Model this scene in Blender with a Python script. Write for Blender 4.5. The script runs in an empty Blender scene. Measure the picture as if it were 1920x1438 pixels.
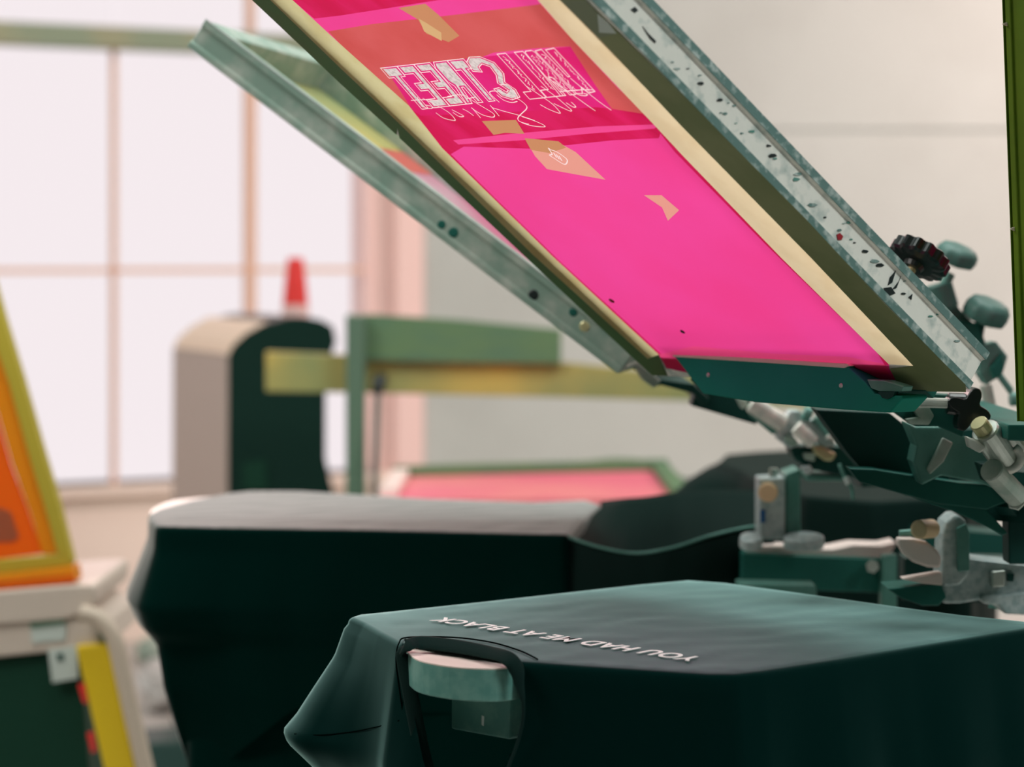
import bpy, bmesh, math, random
from mathutils import Vector, Matrix, noise
from mathutils.geometry import delaunay_2d_cdt

# ------------------------------------------------------------------ camera, sky, lamps
S = bpy.context.scene
COL = S.collection
V = Vector
F, CX, HY, CZ = 4200.0, 960.0, 480.0, 1.28      # focal length in px, principal column, horizon row, eye height

cd = bpy.data.cameras.new('camera'); cam = bpy.data.objects.new('camera', cd); COL.objects.link(cam)
cam.location = (0, 0, CZ); cam.rotation_euler = (math.pi / 2, 0, 0)
cd.sensor_width = 36.0; cd.lens = F / 1920 * 36; cd.shift_y = -(719 - HY) / 1920
cd.clip_start = .05; cd.clip_end = 60
cd.dof.use_dof = True; cd.dof.focus_distance = 1.97; cd.dof.aperture_fstop = 4.2
S.camera = cam

w = bpy.data.worlds.new('daylight'); S.world = w; w.use_nodes = True
w.node_tree.nodes['Background'].inputs[0].default_value = (.945, .86, .885, 1)
w.node_tree.nodes['Background'].inputs[1].default_value = 1.0
S.view_settings.view_transform = 'Standard'; S.view_settings.look = 'None'
S.view_settings.exposure = 0; S.view_settings.gamma = 1; S.view_settings.use_curve_mapping = False

def lamp(name, loc, target, power, col, sx=1.2, sy=.4):
    d = bpy.data.lights.new(name, 'AREA'); d.shape = 'RECTANGLE'; d.size = sx; d.size_y = sy
    d.energy = power; d.color = col
    o = bpy.data.objects.new(name, d); COL.objects.link(o); o.location = loc
    o.rotation_euler = (V(target) - V(loc)).to_track_quat('-Z', 'Y').to_euler()
    return o
lamp('ceiling_lamp_press', (-.15, 2.7, 3.45), (-.15, 2.7, 0), 27, (.92, 1, .97), 1.5, .8)
lamp('fill_light_centre', (1.1, 3.3, 3.45), (1.0, 3.0, 0), 32, (.95, 1, .97), 1.2, .5)  # added unseen fill light, brightens the tops of the press mechanism
lamp('ceiling_lamp_back', (3.3, 6.2, 3.45), (2.8, 7.5, 1.0), 138, (1, .765, .725), 1.6, .6)
lamp('fill_light_window', (-2.6, 4.8, 3.45), (-1.2, 7.2, .7), 26, (1, .93, .88), 1.2, .5)  # added unseen fill light, lifts the wall below the window
lamp('ceiling_lamp_aisle', (2.6, .2, 3.4), (.8, 2.1, 1.0), 62, (.93, 1, .98), 1.2, .5)
lamp('fill_light_left', (-2.3, 1.9, 3.4), (-1.2, 4.2, .6), 62, (1, .97, .92), 1.4, .6)  # fill light added out of view to brighten the orange screen and cart
sun = bpy.data.lights.new('low_daylight', 'SUN'); sun.energy = .66; sun.angle = math.radians(16); sun.color = (1, .64, .63)
so = bpy.data.objects.new('low_daylight', sun); COL.objects.link(so); so.location = (-3, 10, 3)
so.rotation_euler = V((.13, -.98, -.18)).to_track_quat('-Z', 'Y').to_euler()

# ------------------------------------------------------------------ helpers
def P(px, py, Y):
    return V(((px - CX) * Y / F, Y, CZ - (py - HY) * Y / F))
def on_z(px, py, z):
    Y = (CZ - z) * F / (py - HY)
    return V(((px - CX) * Y / F, Y, z))
def on_plane(px, py, q, n):
    d = V(((px - CX) / F, 1, -(py - HY) / F)); o = V((0, 0, CZ))
    return o + d * ((q - o).dot(n) / d.dot(n))

class MB:
    def __init__(s): s.bm = bmesh.new()
    def face(s, pts):
        try: return s.bm.faces.new([s.bm.verts.new(p) for p in pts])
        except ValueError: return None
    def prism(s, pts, vec):
        """closed slab: outline pts (any planar order) pushed along vec"""
        vec = V(vec); a = [s.bm.verts.new(V(p)) for p in pts]; b = [s.bm.verts.new(V(p) + vec) for p in pts]
        n = len(pts)
        s.bm.faces.new(a); s.bm.faces.new(list(reversed(b)))
        for i in range(n): s.bm.faces.new((a[i], b[i], b[(i + 1) % n], a[(i + 1) % n]))
        return s
    def box(s, c, x, y, z):
        """box centred on c with half-vectors x, y, z"""
        c, x, y, z = V(c), V(x), V(y), V(z)
        return s.prism([c - x - y - z, c + x - y - z, c + x + y - z, c - x + y - z], z * 2)
    def beam(s, p, q, wd, ht, up=(0, 0, 1)):
        p, q = V(p), V(q); d = (q - p).normalized(); r = d.cross(V(up)).normalized(); u = r.cross(d)
        return s.prism([p + r * wd / 2 + u * ht / 2, p - r * wd / 2 + u * ht / 2, p - r * wd / 2 - u * ht / 2, p + r * wd / 2 - u * ht / 2], q - p)
    def lathe(s, p, axis, prof, n=24, lobes=0, amp=0):
        """prof: list of (distance along axis, radius)"""
        p, ax = V(p), V(axis).normalized(); t = ax.orthogonal().normalized(); b = ax.cross(t)
        rings = []
        for d, r in prof:
            ring = []
            for i in range(n):
                th = 2 * math.pi * i / n
                rr = r * (1 + (amp * math.cos(lobes * th) if lobes else 0))
                ring.append(s.bm.verts.new(p + ax * d + t * rr * math.cos(th) + b * rr * math.sin(th)))
            rings.append(ring)
        for k in range(len(rings) - 1):
            for i in range(n): s.bm.faces.new((rings[k][i], rings[k][(i + 1) % n], rings[k + 1][(i + 1) % n], rings[k + 1][i]))
        s.bm.faces.new(list(reversed(rings[0]))); s.bm.faces.new(rings[-1]); return s
    def tube(s, pts, r, n=10, flat=1.0, up=None, closed=False):
        pts = [V(p) for p in pts]; rings = []; N = len(pts); prev = None
        for i, p in enumerate(pts):
            a = pts[i - 1] if (i > 0 or closed) else p; c = pts[(i + 1) % N] if (i < N - 1 or closed) else p
            d = (c - a).normalized()
            if up is not None: t = d.cross(V(up)).normalized()
            elif prev is not None: t = (prev - d * prev.dot(d)).normalized()
            else: t = d.orthogonal().normalized()
            prev = t; b = d.cross(t)
            rr = r[i] if isinstance(r, (list, tuple)) else r
            rings.append([s.bm.verts.new(p + t * rr * math.cos(2 * math.pi * k / n) + b * rr * flat * math.sin(2 * math.pi * k / n)) for k in range(n)])
        for i in range(N - (0 if closed else 1)):
            A, B = rings[i], rings[(i + 1) % N]
            for k in range(n): s.bm.faces.new((A[k], A[(k + 1) % n], B[(k + 1) % n], B[k]))
        if not closed: s.bm.faces.new(list(reversed(rings[0]))); s.bm.faces.new(rings[-1])
        return s
    def build(s, name, mat, parent=None, bevel=0, smooth=False, seg=2, recalc=True):
        if recalc: bmesh.ops.recalc_face_normals(s.bm, faces=s.bm.faces)
        me = bpy.data.meshes.new(name); s.bm.to_mesh(me); s.bm.free()
        o = bpy.data.objects.new(name, me); COL.objects.link(o)
        if mat: me.materials.append(mat)
        if smooth:
            for p in me.polygons: p.use_smooth = True
        if parent:
            o.parent = parent
            par = parent
            M = Matrix.Identity(4)
            while par: M = Matrix.Translation(par.location) @ M; par = par.parent
            for v in me.vertices: v.co = v.co - M.to_translation()
        if bevel:
            m = o.modifiers.new('bevel', 'BEVEL'); m.width = bevel; m.segments = seg; m.limit_method = 'ANGLE'; m.angle_limit = .6
        return o
def tag(o, label=None, cat=None, group=None, kind=None):
    if label: o['label'] = label
    if cat: o['category'] = cat
    if group: o['group'] = group
    if kind: o['kind'] = kind
    return o
def thing(name, loc, label, cat, group=None):
    o = bpy.data.objects.new(name, None); COL.objects.link(o); o.location = loc; o.empty_display_size = .05
    return tag(o, label, cat, group)
def smooth_line(pts, k=6, closed=False):
    pts = [V(p) for p in pts]; n = len(pts); out = []
    for i in range(n if closed else n - 1):
        p1, p2 = pts[i], pts[(i + 1) % n]
        p0 = pts[i - 1] if (i > 0 or closed) else p1; p3 = pts[(i + 2) % n] if (i + 2 < n or closed) else p2
        for j in range(k):
            t = j / k
            out.append(.5 * (2 * p1 + (p2 - p0) * t + (2 * p0 - 5 * p1 + 4 * p2 - p3) * t * t + (3 * p1 - p0 - 3 * p2 + p3) * t ** 3))
    if not closed: out.append(pts[-1])
    return out

# ------------------------------------------------------------------ materials
def mat(name, col, rough=.5, metal=0, spec=.5, noise_amt=0, noise_scale=20, col2=None, bump=0, bump_scale=80, stretch=None, trans=0, sheen=0, lo=.42, hi=.62, detail=5):
    m = bpy.data.materials.new(name); m.use_nodes = True; nt = m.node_tree; N, L = nt.nodes, nt.links
    b = N['Principled BSDF']; out = N['Material Output']
    b.inputs['Base Color'].default_value = (*col, 1); b.inputs['Roughness'].default_value = rough
    b.inputs['Metallic'].default_value = metal; b.inputs['Specular IOR Level'].default_value = spec
    if sheen: b.inputs['Sheen Weight'].default_value = sheen; b.inputs['Sheen Roughness'].default_value = .25; b.inputs['Sheen Tint'].default_value = (.9, 1, .97, 1)
    tc = N.new('ShaderNodeTexCoord'); vec = tc.outputs['Object']
    if stretch:
        mp = N.new('ShaderNodeMapping'); mp.inputs['Scale'].default_value = stretch; L.new(vec, mp.inputs[0]); vec = mp.outputs[0]
    colsock = None
    if col2:
        t = N.new('ShaderNodeTexNoise'); t.inputs['Scale'].default_value = noise_scale; t.inputs['Detail'].default_value = detail
        L.new(vec, t.inputs['Vector'])
        r = N.new('ShaderNodeValToRGB'); r.color_ramp.elements[0].position = lo; r.color_ramp.elements[1].position = hi
        r.color_ramp.elements[0].color = (*col, 1); r.color_ramp.elements[1].color = (*col2, 1)
        L.new(t.outputs['Fac'], r.inputs[0]); L.new(r.outputs[0], b.inputs['Base Color']); colsock = r.outputs[0]
    if bump:
        t2 = N.new('ShaderNodeTexNoise'); t2.inputs['Scale'].default_value = bump_scale; t2.inputs['Detail'].default_value = 4
        L.new(vec, t2.inputs['Vector'])
        bn = N.new('ShaderNodeBump'); bn.inputs['Strength'].default_value = bump; bn.inputs['Distance'].default_value = .15 / bump_scale
        L.new(t2.outputs['Fac'], bn.inputs['Height']); L.new(bn.outputs[0], b.inputs['Normal'])
    if trans:
        tr = N.new('ShaderNodeBsdfTranslucent'); mx = N.new('ShaderNodeMixShader'); mx.inputs[0].default_value = trans
        tr.inputs[0].default_value = (*col, 1)
        if colsock: L.new(colsock, tr.inputs[0])
        L.new(b.outputs[0], mx.inputs[1]); L.new(tr.outputs[0], mx.inputs[2]); L.new(mx.outputs[0], out.inputs[0])
    return m
M = {}
M['wall'] = mat('painted_wall', (.60, .635, .60), .9, spec=.1, col2=(.57, .60, .565), noise_scale=3, bump=.05)
M['dimwall'] = mat('dim_painted_wall', (.14, .17, .15), .9, spec=.2)
M['sillwall'] = mat('window_glow_lower_wall', (.97, .80, .70), .9, spec=.2)  # glow from the window is put into this pale peach
M['floor'] = mat('concrete_floor', (.46, .45, .42), .7, col2=(.62, .57, .54), noise_scale=4)
M['ceil'] = mat('ceiling_paint', (.40, .43, .41), .9)
M['winframe'] = mat('bloom_tinted_window_frame', (.88, .56, .42), .6)  # bloom of the bright panes is put into the light bar colour
M['jamb'] = mat('window_jamb_paint', (.97, .70, .65), .7)
M['beam'] = mat('painted_beam', (.30, .36, .25), .7, col2=(.38, .38, .24), noise_scale=6)
def cotton(name, col, tint, rough, sheen, ior=1.4):
    m = mat(name, col, .8, spec=0, bump=.35, bump_scale=900, sheen=sheen); nt = m.node_tree; N, L = nt.nodes, nt.links
    g = N.new('ShaderNodeBsdfGlossy'); g.inputs['Color'].default_value = (*tint, 1); g.inputs['Roughness'].default_value = rough
    f = N.new('ShaderNodeLayerWeight'); f.inputs['Blend'].default_value = .5; mx = N.new('ShaderNodeMixShader')
    pw = N.new('ShaderNodeMath'); pw.operation = 'POWER'; pw.inputs[1].default_value = 4.8; L.new(f.outputs['Facing'], pw.inputs[0])
    ml = N.new('ShaderNodeMath'); ml.operation = 'MULTIPLY'; ml.inputs[1].default_value = ior; L.new(pw.outputs[0], ml.inputs[0])
    L.new(ml.outputs[0], mx.inputs[0]); L.new(N['Principled BSDF'].outputs[0], mx.inputs[1]); L.new(g.outputs[0], mx.inputs[2])
    L.new(mx.outputs[0], N['Material Output'].inputs[0]); return m
M['cloth'] = cotton('black_cotton', (.0018, .017, .0148), (.62, 1, .97), .58, 0, .74)  # teal of the shadows is put into the base and gloss colours
M['cloth_rear'] = cotton('black_cotton_rear', (.0012, .016, .0128), (.97, .99, .97), .68, 0, .72)  # same cotton, gloss tint kept neutral so its highlights stay pinker
M['cloth_far'] = mat('black_cotton_far', (.002, .014, .011), .75, spec=.10, bump=.3, bump_scale=900)
M['rib'] = mat('black_rib_knit', (.004, .022, .019), .8, spec=.15, bump=.6, bump_scale=1200)
M['seam'] = mat('dark_seam', (.0015, .004, .0035), .9, spec=0)
M['print'] = mat('white_print', (.90, .95, .92), .6)
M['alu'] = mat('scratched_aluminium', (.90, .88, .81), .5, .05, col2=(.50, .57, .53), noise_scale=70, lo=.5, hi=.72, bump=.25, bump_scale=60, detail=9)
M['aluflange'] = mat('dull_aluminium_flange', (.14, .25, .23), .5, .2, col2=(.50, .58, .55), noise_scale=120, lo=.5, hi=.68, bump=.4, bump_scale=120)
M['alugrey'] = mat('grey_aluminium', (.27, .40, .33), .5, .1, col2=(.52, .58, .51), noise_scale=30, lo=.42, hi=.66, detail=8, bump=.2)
M['aluedge'] = mat('bright_aluminium_edge', (.62, .70, .67), .35, .4)
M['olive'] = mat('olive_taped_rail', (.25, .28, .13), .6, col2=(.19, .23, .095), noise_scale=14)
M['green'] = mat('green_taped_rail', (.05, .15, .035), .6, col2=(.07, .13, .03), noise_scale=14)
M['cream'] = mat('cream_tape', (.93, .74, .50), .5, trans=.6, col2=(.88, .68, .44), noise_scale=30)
M['pink'] = mat('pink_emulsion', (.93, .065, .34), .45, trans=.7, spec=.2, col2=(.91, .055, .29), noise_scale=5)
M['pink2'] = mat('pale_ink_film', (.93, .07, .30), .45, trans=.7, spec=.25)
M['crimson2'] = mat('rose_ink_film', (.93, .07, .25), .45, trans=.7, spec=.25)
M['ochretape'] = mat('ochre_tape', (.75, .45, .22), .5, trans=.65, spec=.25)
M['paletape'] = mat('pale_green_tape', (.20, .24, .14), .5)
M['crimson'] = mat('crimson_ink_film', (.66, .009, .08), .45, trans=.7, spec=.2, col2=(.74, .016, .125), noise_scale=9, stretch=(1, 4, 1))
M['deeppink'] = mat('deep_pink_film', (.80, .022, .22), .45, trans=.7, spec=.2, col2=(.74, .014, .14), noise_scale=12)
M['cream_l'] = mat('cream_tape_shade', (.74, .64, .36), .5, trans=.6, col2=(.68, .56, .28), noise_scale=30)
M['coral'] = mat('coral_tape', (.74, .115, .12), .5, trans=.65, spec=.25, col2=(.68, .09, .09), noise_scale=12)
M['tan'] = mat('tan_tape', (.66, .28, .14), .5, trans=.65, spec=.25)
M['salmon'] = mat('salmon_tape', (.90, .36, .30), .5, trans=.65, spec=.25)
M['stencil'] = mat('open_stencil_line', (.97, .72, .74), .5, trans=.75, spec=.2)
M['stencilfill'] = mat('open_stencil_fill', (.78, .66, .66), .5, trans=.7, spec=.2, col2=(.60, .48, .48), noise_scale=260, lo=.45, hi=.6)
M['blackspot'] = mat('dried_black_ink', (.004, .012, .012), .5)
M['redspot'] = mat('dried_red_ink', (.35, .01, .02), .5)
M['dteal'] = mat('dark_green_steel', (.014, .12, .095), .5, spec=.2, col2=(.018, .14, .11), noise_scale=12)
M['clampteal'] = mat('green_clamp_paint', (.020, .30, .22), .6, spec=.05, col2=(.024, .32, .24), noise_scale=9)
M['blacksteel'] = mat('black_steel', (.008, .062, .051), .5, spec=.2)
M['teal'] = mat('green_grey_steel', (.09, .27, .22), .45, .2, col2=(.13, .33, .28), noise_scale=30, bump=.2)
M['chrome'] = mat('worn_chrome', (.66, .72, .66), .3, .5, col2=(.50, .56, .50), noise_scale=30)
M['cast'] = mat('cast_aluminium', (.55, .64, .63), .5, .15, col2=(.36, .48, .48), noise_scale=110, bump=.6, bump_scale=150)
M['blackplastic'] = mat('black_plastic', (.004, .013, .012), .32, spec=.6)
M['greyplastic'] = mat('grey_green_plastic', (.055, .17, .14), .5)
M['brass'] = mat('pale_brass', (.58, .55, .30), .4, .4)
M['creamplastic'] = mat('cream_plastic', (.88, .62, .36), .45)
M['pale'] = mat('pale_pink_metal', (.95, .78, .72), .5, .05)
M['bright'] = mat('bright_worn_metal', (.88, .86, .78), .4, .1, col2=(.62, .66, .60), noise_scale=60)
M['blue'] = mat('blue_tape', (.01, .11, .32), .5)
M['board'] = mat('green_painted_board', (.10, .29, .25), .55, col2=(.16, .36, .31), noise_scale=60, bump=.3)
M['boardtop'] = mat('pale_pallet_tape', (.97, .86, .78), .5)
M['tank'] = mat('black_tank_plastic', (.003, .024, .017), .6, spec=.15)
M['tankside'] = mat('lit_tank_side', (.50, .39, .34), .6)  # window light on the bin's left side, put into the colour
M['tanktop'] = mat('lit_tank_top', (.92, .70, .55), .6)  # light on the arched top, put into the colour
M['conered'] = mat('orange_red_plastic', (.85, .035, .03), .45)
M['conepale'] = mat('pale_collar', (.85, .55, .52), .5)
M['woodgreen'] = mat('green_painted_wood', (.12, .22, .10), .65, col2=(.10, .20, .11), noise_scale=8, stretch=(1, 1, 6))
M['woodolive'] = mat('olive_painted_wood', (.26, .29, .11), .65, col2=(.66, .46, .10), noise_scale=2.0)
M['postgreen'] = mat('green_steel_post', (.10, .18, .12), .5)
M['rod'] = mat('dark_rod', (.05, .09, .08), .5)
M['woodyellow'] = mat('ochre_wood', (.48, .38, .03), .6)
M['orange'] = mat('orange_emulsion', (.95, .24, .008), .5, trans=.5)
M['amber'] = mat('amber_emulsion_edge', (.93, .42, .01), .5, trans=.45)
M['yellow'] = mat('yellow_paint', (.82, .58, .008), .45)
M['cartwhite'] = mat('cart_off_white', (.62, .53, .45), .55)
M['carttube'] = mat('cart_cream_tube', (.60, .50, .40), .45)
M['cartpanel'] = mat('cart_dark_panel', (.006, .042, .024), .6, spec=.15)
M['oliveboard'] = mat('olive_board_tape', (.09, .17, .006), .6, spec=.2, col2=(.07, .14, .006), noise_scale=9)
M['label'] = mat('pale_label', (.55, .62, .57), .6)
M['plastic_sheet'] = mat('crumpled_polythene', (.62, .60, .58), .5, bump=.5, bump_scale=20)
M['darkbin'] = mat('dark_green_bin', (.01, .05, .042), .6)
M['rose'] = mat('rose_emulsion', (.86, .16, .25), .5, col2=(.88, .24, .26), noise_scale=3)
def glass():
    m = bpy.data.materials.new('window_glass'); m.use_nodes = True; N, L = m.node_tree.nodes, m.node_tree.links
    N.remove(N['Principled BSDF']); t = N.new('ShaderNodeBsdfTransparent'); g = N.new('ShaderNodeBsdfGlossy'); g.inputs['Roughness'].default_value = .1
    f = N.new('ShaderNodeFresnel'); f.inputs['IOR'].default_value = 1.3; mx = N.new('ShaderNodeMixShader')
    L.new(f.outputs[0], mx.inputs[0]); L.new(t.outputs[0], mx.inputs[1]); L.new(g.outputs[0], mx.inputs[2]); L.new(mx.outputs[0], N['Material Output'].inputs[0])
    return m
M['glass'] = glass()

# ------------------------------------------------------------------ room
def struct(name, mb, m, **k): return tag(mb.build(name, m, **k), kind='structure')
CEIL = 3.6
K = V((-.32, 7.91, 0)); WD = V((-2, -1, 0)).normalized(); WN = V((1, -2, 0)).normalized()   # corner, direction of glazed wall, its inward normal
E_ = K + WD * 3.9                                                                            # far left corner
struct('floor', MB().box((0, 2.5, -.05), (4.6, 0, 0), (0, 6, 0), (0, 0, .05)), M['floor'])
struct('ceiling', MB().box((0, 2.5, CEIL + .05), (4.6, 0, 0), (0, 6, 0), (0, 0, .05)), M['ceil'])
struct('wall_back', MB().prism([K, V((4.2, 7.91, 0)), V((4.2, 8.06, 0)), V((-.35, 8.06, 0))], (0, 0, CEIL)), M['wall'])
struct('trim_1', MB().box((2.1, 7.905, CZ + 245 * 7.9 / F), (2.0, 0, 0), (0, .003, 0), (0, 0, .012)), M['wall'])
struct('wall_right', MB().box((4.27, 2.8, CEIL / 2), (.07, 0, 0), (0, 5.3, 0), (0, 0, CEIL / 2)), M['dimwall'])
struct('wall_front', MB().box((.2, -2.57, CEIL / 2), (4.1, 0, 0), (0, .07, 0), (0, 0, CEIL / 2)), M['dimwall'])
struct('wall_left', MB().box((E_.x - .07, 1.85, CEIL / 2), (.07, 0, 0), (0, 4.4, 0), (0, 0, CEIL / 2)), M['dimwall'])
def wall_s(px):     # distance along glazed wall from the corner for a pixel column
    d = (px - CX) / F          # X = d*Y
    return (K.x - d * K.y) / (d * WD.y - WD.x)
def wz(px, py):
    s = wall_s(px); Y = (K + WD * s).y
    return CZ - (py - HY) * Y / F
def WP(s, z, out=0): return K + WD * s + WN * out + V((0, 0, z))
SILL, HEAD = wz(300, 905), 3.35
s0 = wall_s(690); s1 = 3.75
def wbox(sa, sb, za, zb, oa, ob): return MB().prism([WP(sa, za, oa), WP(sb, za, oa), WP(sb, za, ob), WP(sa, za, ob)], (0, 0, zb - za))
struct('wall_window', (lambda m: m)(wbox(0, 3.9, 0, SILL, 0, -.15)), M['sillwall'])
struct('wall_window_head', wbox(0, 3.9, HEAD, CEIL, 0, -.15), M['wall'])
struct('wall_window_end', wbox(s1, 3.9, SILL, HEAD, 0, -.15), M['wall'])
struct('trim_2', wbox(s0 - .05, s1, SILL - .03, SILL, .05, -.15), M['sillwall'])
tjam = wall_s(740)
struct('trim_3', wbox(0, tjam, SILL, HEAD, .02, -.15), M['jamb'])
struct('trim_4', wbox(tjam + .002, s0, SILL, HEAD, -.04, -.15), M['jamb'])
win = thing('window_1', WP((s0 + s1) / 2, SILL), 'large glazed window with thin tan bars on the left', 'window'); win['kind'] = 'structure'
ws = [s0, wall_s(470), wall_s(214), wall_s(214) + (wall_s(214) - wall_s(470)), wall_s(214) + 2 * (wall_s(214) - wall_s(470)), s1]
zt, zb_ = wz(200, 52), wz(200, 92)
zm = wz(214, 507)
wbox(s0, s1, zb_, zt, .06, -.06).build('transom', M['beam'], win, bevel=.004)
for i, s in enumerate(ws[1:-1]):
    hw = .017 if i % 2 == 0 else .007
    wbox(s - hw, s + hw, SILL, zb_, .012, -.03).build('mullion', M['winframe'], win)
    if i == 0: wbox(s - .012, s + .012, zt, HEAD, .012, -.03).build('mullion', M['winframe'], win)
for a, b in zip(ws[:-1], ws[1:]):
    wbox(a + .017, b - .017, zm - .009, zm + .009, .008, -.03).build('glazing_bar', M['winframe'], win)
    for za, zc in ((SILL, zm - .009), (zm + .009, zb_), (zt, HEAD)):
        wbox(a + .01, b - .01, za, zc, -.01, -.016).build('pane', M['glass'], win)

# ------------------------------------------------------------------ printing screens
def frame_parts(root, o, a, b, n, W, Lg, H, rw, mats, rim=None):
    """o = near hub-end corner on the mesh plane; a runs towards the free end, b across, n up from the mesh.
       rails are hollow-look extrusions with a sunk outer face between two flanges"""
    def rail(p, d, inward, L, m, name='rail'):
        h1, h2, s = H * .20, H * .80, .003
        prof = [(0, 0), (0, h1), (s, h1 + .001), (s, h2 - .001), (0, h2), (0, H), (rw, H), (rw, 0)]
        pts = [p + inward * x + n * y for x, y in prof]
        return MB().prism(pts, d * L).build(name, m, root, bevel=.0012)
    out = []
    out.append(rail(o, a, b, Lg, mats[0])); out.append(rail(o + b * W, a, -b, Lg, mats[1]))
    out.append(rail(o + b * rw, b, a, W - 2 * rw, mats[2])); out.append(rail(o + b * rw + a * Lg, b, -a, W - 2 * rw, mats[2]))
    return out

# --- the raised pink screen in the foreground
Y0 = 2.3
sc_b = V((.54214, -.84008, .01849)); sc_d = V((.66414, .41491, -.62191))      # across, down towards the hub
sc_a = -sc_d; sc_n = -(sc_d.cross(sc_b)).normalized()
if sc_n.z < 0: sc_n = -sc_n
sc_o = P(1225, 705, Y0); SW, SL, SH = .454, .70, .040
def Q(px, py, off=0): return on_plane(px, py, sc_o, sc_n) - sc_n * off
scr = thing('printing_screen', sc_o, 'raised pink printing screen with white mirrored lettering and scratched aluminium rails', 'screen', None)
frame_parts(scr, sc_o, sc_a, sc_b, sc_n, SW, SL, SH, .034, (M['alu'], M['alu'], M['alu']))
def sheet(name, px, m, parent, off, th=.0003, raw=False):
    pts = [Q(x, y, off) for x, y in px]
    return MB().prism(pts, -sc_n * th).build(name, m, parent)
def uv(u, v): return sc_o + sc_b * u + sc_a * v
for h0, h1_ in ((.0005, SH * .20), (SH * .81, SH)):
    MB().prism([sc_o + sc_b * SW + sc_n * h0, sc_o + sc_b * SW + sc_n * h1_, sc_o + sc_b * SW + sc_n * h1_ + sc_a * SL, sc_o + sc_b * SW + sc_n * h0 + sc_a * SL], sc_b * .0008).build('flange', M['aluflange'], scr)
# everything stretched under the frame lies in one plane, so the plane is divided into regions (later ones win)
REG = []            # (object name, material, parent key, polygon in mm on the plane)
def to_mm(px): return [((q - sc_o).dot(sc_b) * 1000, (q - sc_o).dot(sc_a) * 1000) for q in (Q(x, y) for x, y in px)]
def ccw(p):
    ar = sum(p[i][0] * p[(i + 1) % len(p)][1] - p[(i + 1) % len(p)][0] * p[i][1] for i in range(len(p)))
    return p if ar > 0 else p[::-1]
KEYS = {}
def region(key, px, m, name=None): KEYS[key] = (name or key, m); REG.append((key, ccw(to_mm(px))))
def stroke(key, px, hw=.5, closed=False, sm=4):
    pts = [V((x, y, 0)) for x, y in to_mm(px)]
    if sm: pts = smooth_line(pts, sm, closed)
    n = len(pts)
    for i in range(n if closed else n - 1):
        p, q = pts[i], pts[(i + 1) % n]; d = q - p
        if d.length < .05: continue
        d.normalize(); t = V((-d.y, d.x, 0)) * hw
        c = [p - d * hw * .5 - t, q + d * hw * .5 - t, q + d * hw * .5 + t, p - d * hw * .5 + t]
        REG.append((key, ccw([(v.x, v.y) for v in c])))
region('mesh', [(395, -150), (440, -110), (550, 0), (640, 83), (767, 197), (830, 277), (1037, 480), (1236, 664), (1252, 690), (1300, 700), (1450, 720), (1590, 730), (1692, 733), (1668, 690), (1667, 682), (1463, 480), (1280, 290), (1227, 233), (1073, 72), (1010, 0), (870, -150)], M['pink'])
region('film_a', [(395, -150), (440, -110), (550, 0), (590, 34), (640, 28), (730, 14), (830, -2), (840, -150)], M['crimson'], 'ink_film')
region('film_b', [(767, 197), (790, 214), (900, 208), (1120, 196), (1212, 212), (1240, 246), (1236, 258), (1150, 262), (1000, 278), (870, 274), (846, 288), (930, 372), (1050, 489), (1250, 672), (1236, 664), (1037, 480), (830, 277)], M['crimson'], 'ink_film')
region('film_b2', [(850, 262), (960, 250), (1120, 236), (1236, 232), (1228, 240), (1100, 250), (980, 262), (860, 270)], M['pink2'], 'ink_film')
region('film_f', [(720, 124), (905, 106), (1070, 86), (1118, 160), (1148, 203), (1120, 200), (900, 212), (790, 216), (770, 203), (750, 168)], M['deeppink'], 'ink_film')
region('film_c', [(1236, 664), (1300, 648), (1450, 662), (1590, 668), (1662, 682), (1667, 700), (1500, 700), (1250, 690)], M['crimson2'], 'ink_film')
region('film_e', [(1660, 684), (1645, 660), (1440, 461), (1266, 284), (1230, 238), (1236, 236), (1282, 287), (1463, 476), (1670, 682)], M['crimson'], 'ink_film')
region('film_d', [(616, 58), (700, 44), (860, 26), (1005, 8), (1014, 6), (1073, 72), (1160, 165), (1218, 214), (1148, 203), (1118, 160), (1070, 86), (1000, 90), (925, 98), (905, 106), (720, 124), (750, 168), (772, 203), (766, 197), (640, 83)], M['coral'], 'masking_film')
region('patch_a', [(748, 14), (798, 6), (822, 26), (862, 66), (842, 78), (800, 62), (785, 36)], M['tan'], 'tape_patch')
region('patch_b', [(786, 34), (800, 42), (828, 60), (829, 76), (796, 58)], M['ochretape'], 'tape_patch')
region('patch_c', [(904, 226), (968, 224), (984, 250), (948, 248), (926, 252)], M['tan'], 'tape_patch')
region('patch_d', [(984, 258), (1044, 264), (1080, 284), (1136, 336), (1080, 326), (1026, 316), (1004, 292)], M['salmon'], 'tape_patch')
region('patch_e', [(984, 258), (1048, 264), (1062, 276), (1030, 286), (996, 280)], M['tan'], 'tape_patch')
region('patch_f', [(1208, 365), (1241, 365), (1274, 393), (1253, 413), (1242, 388)], M['salmon'], 'tape_patch')
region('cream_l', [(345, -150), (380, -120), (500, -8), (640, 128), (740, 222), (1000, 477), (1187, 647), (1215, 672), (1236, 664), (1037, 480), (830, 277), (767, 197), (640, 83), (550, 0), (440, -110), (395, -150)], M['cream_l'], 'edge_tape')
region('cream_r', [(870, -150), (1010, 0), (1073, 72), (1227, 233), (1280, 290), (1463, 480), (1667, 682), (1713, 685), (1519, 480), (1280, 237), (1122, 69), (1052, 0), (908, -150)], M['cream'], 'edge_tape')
region('tape_l', [(310, -150), (474, 0), (541, 63), (640, 157), (744, 252), (746, 240), (750, 258), (970, 466), (1187, 670), (1224, 703), (1252, 704), (1236, 664), (1215, 672), (1187, 647), (1000, 477), (740, 222), (640, 128), (500, -8), (380, -120), (345, -150)], M['green'], 'rail_tape')
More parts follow.
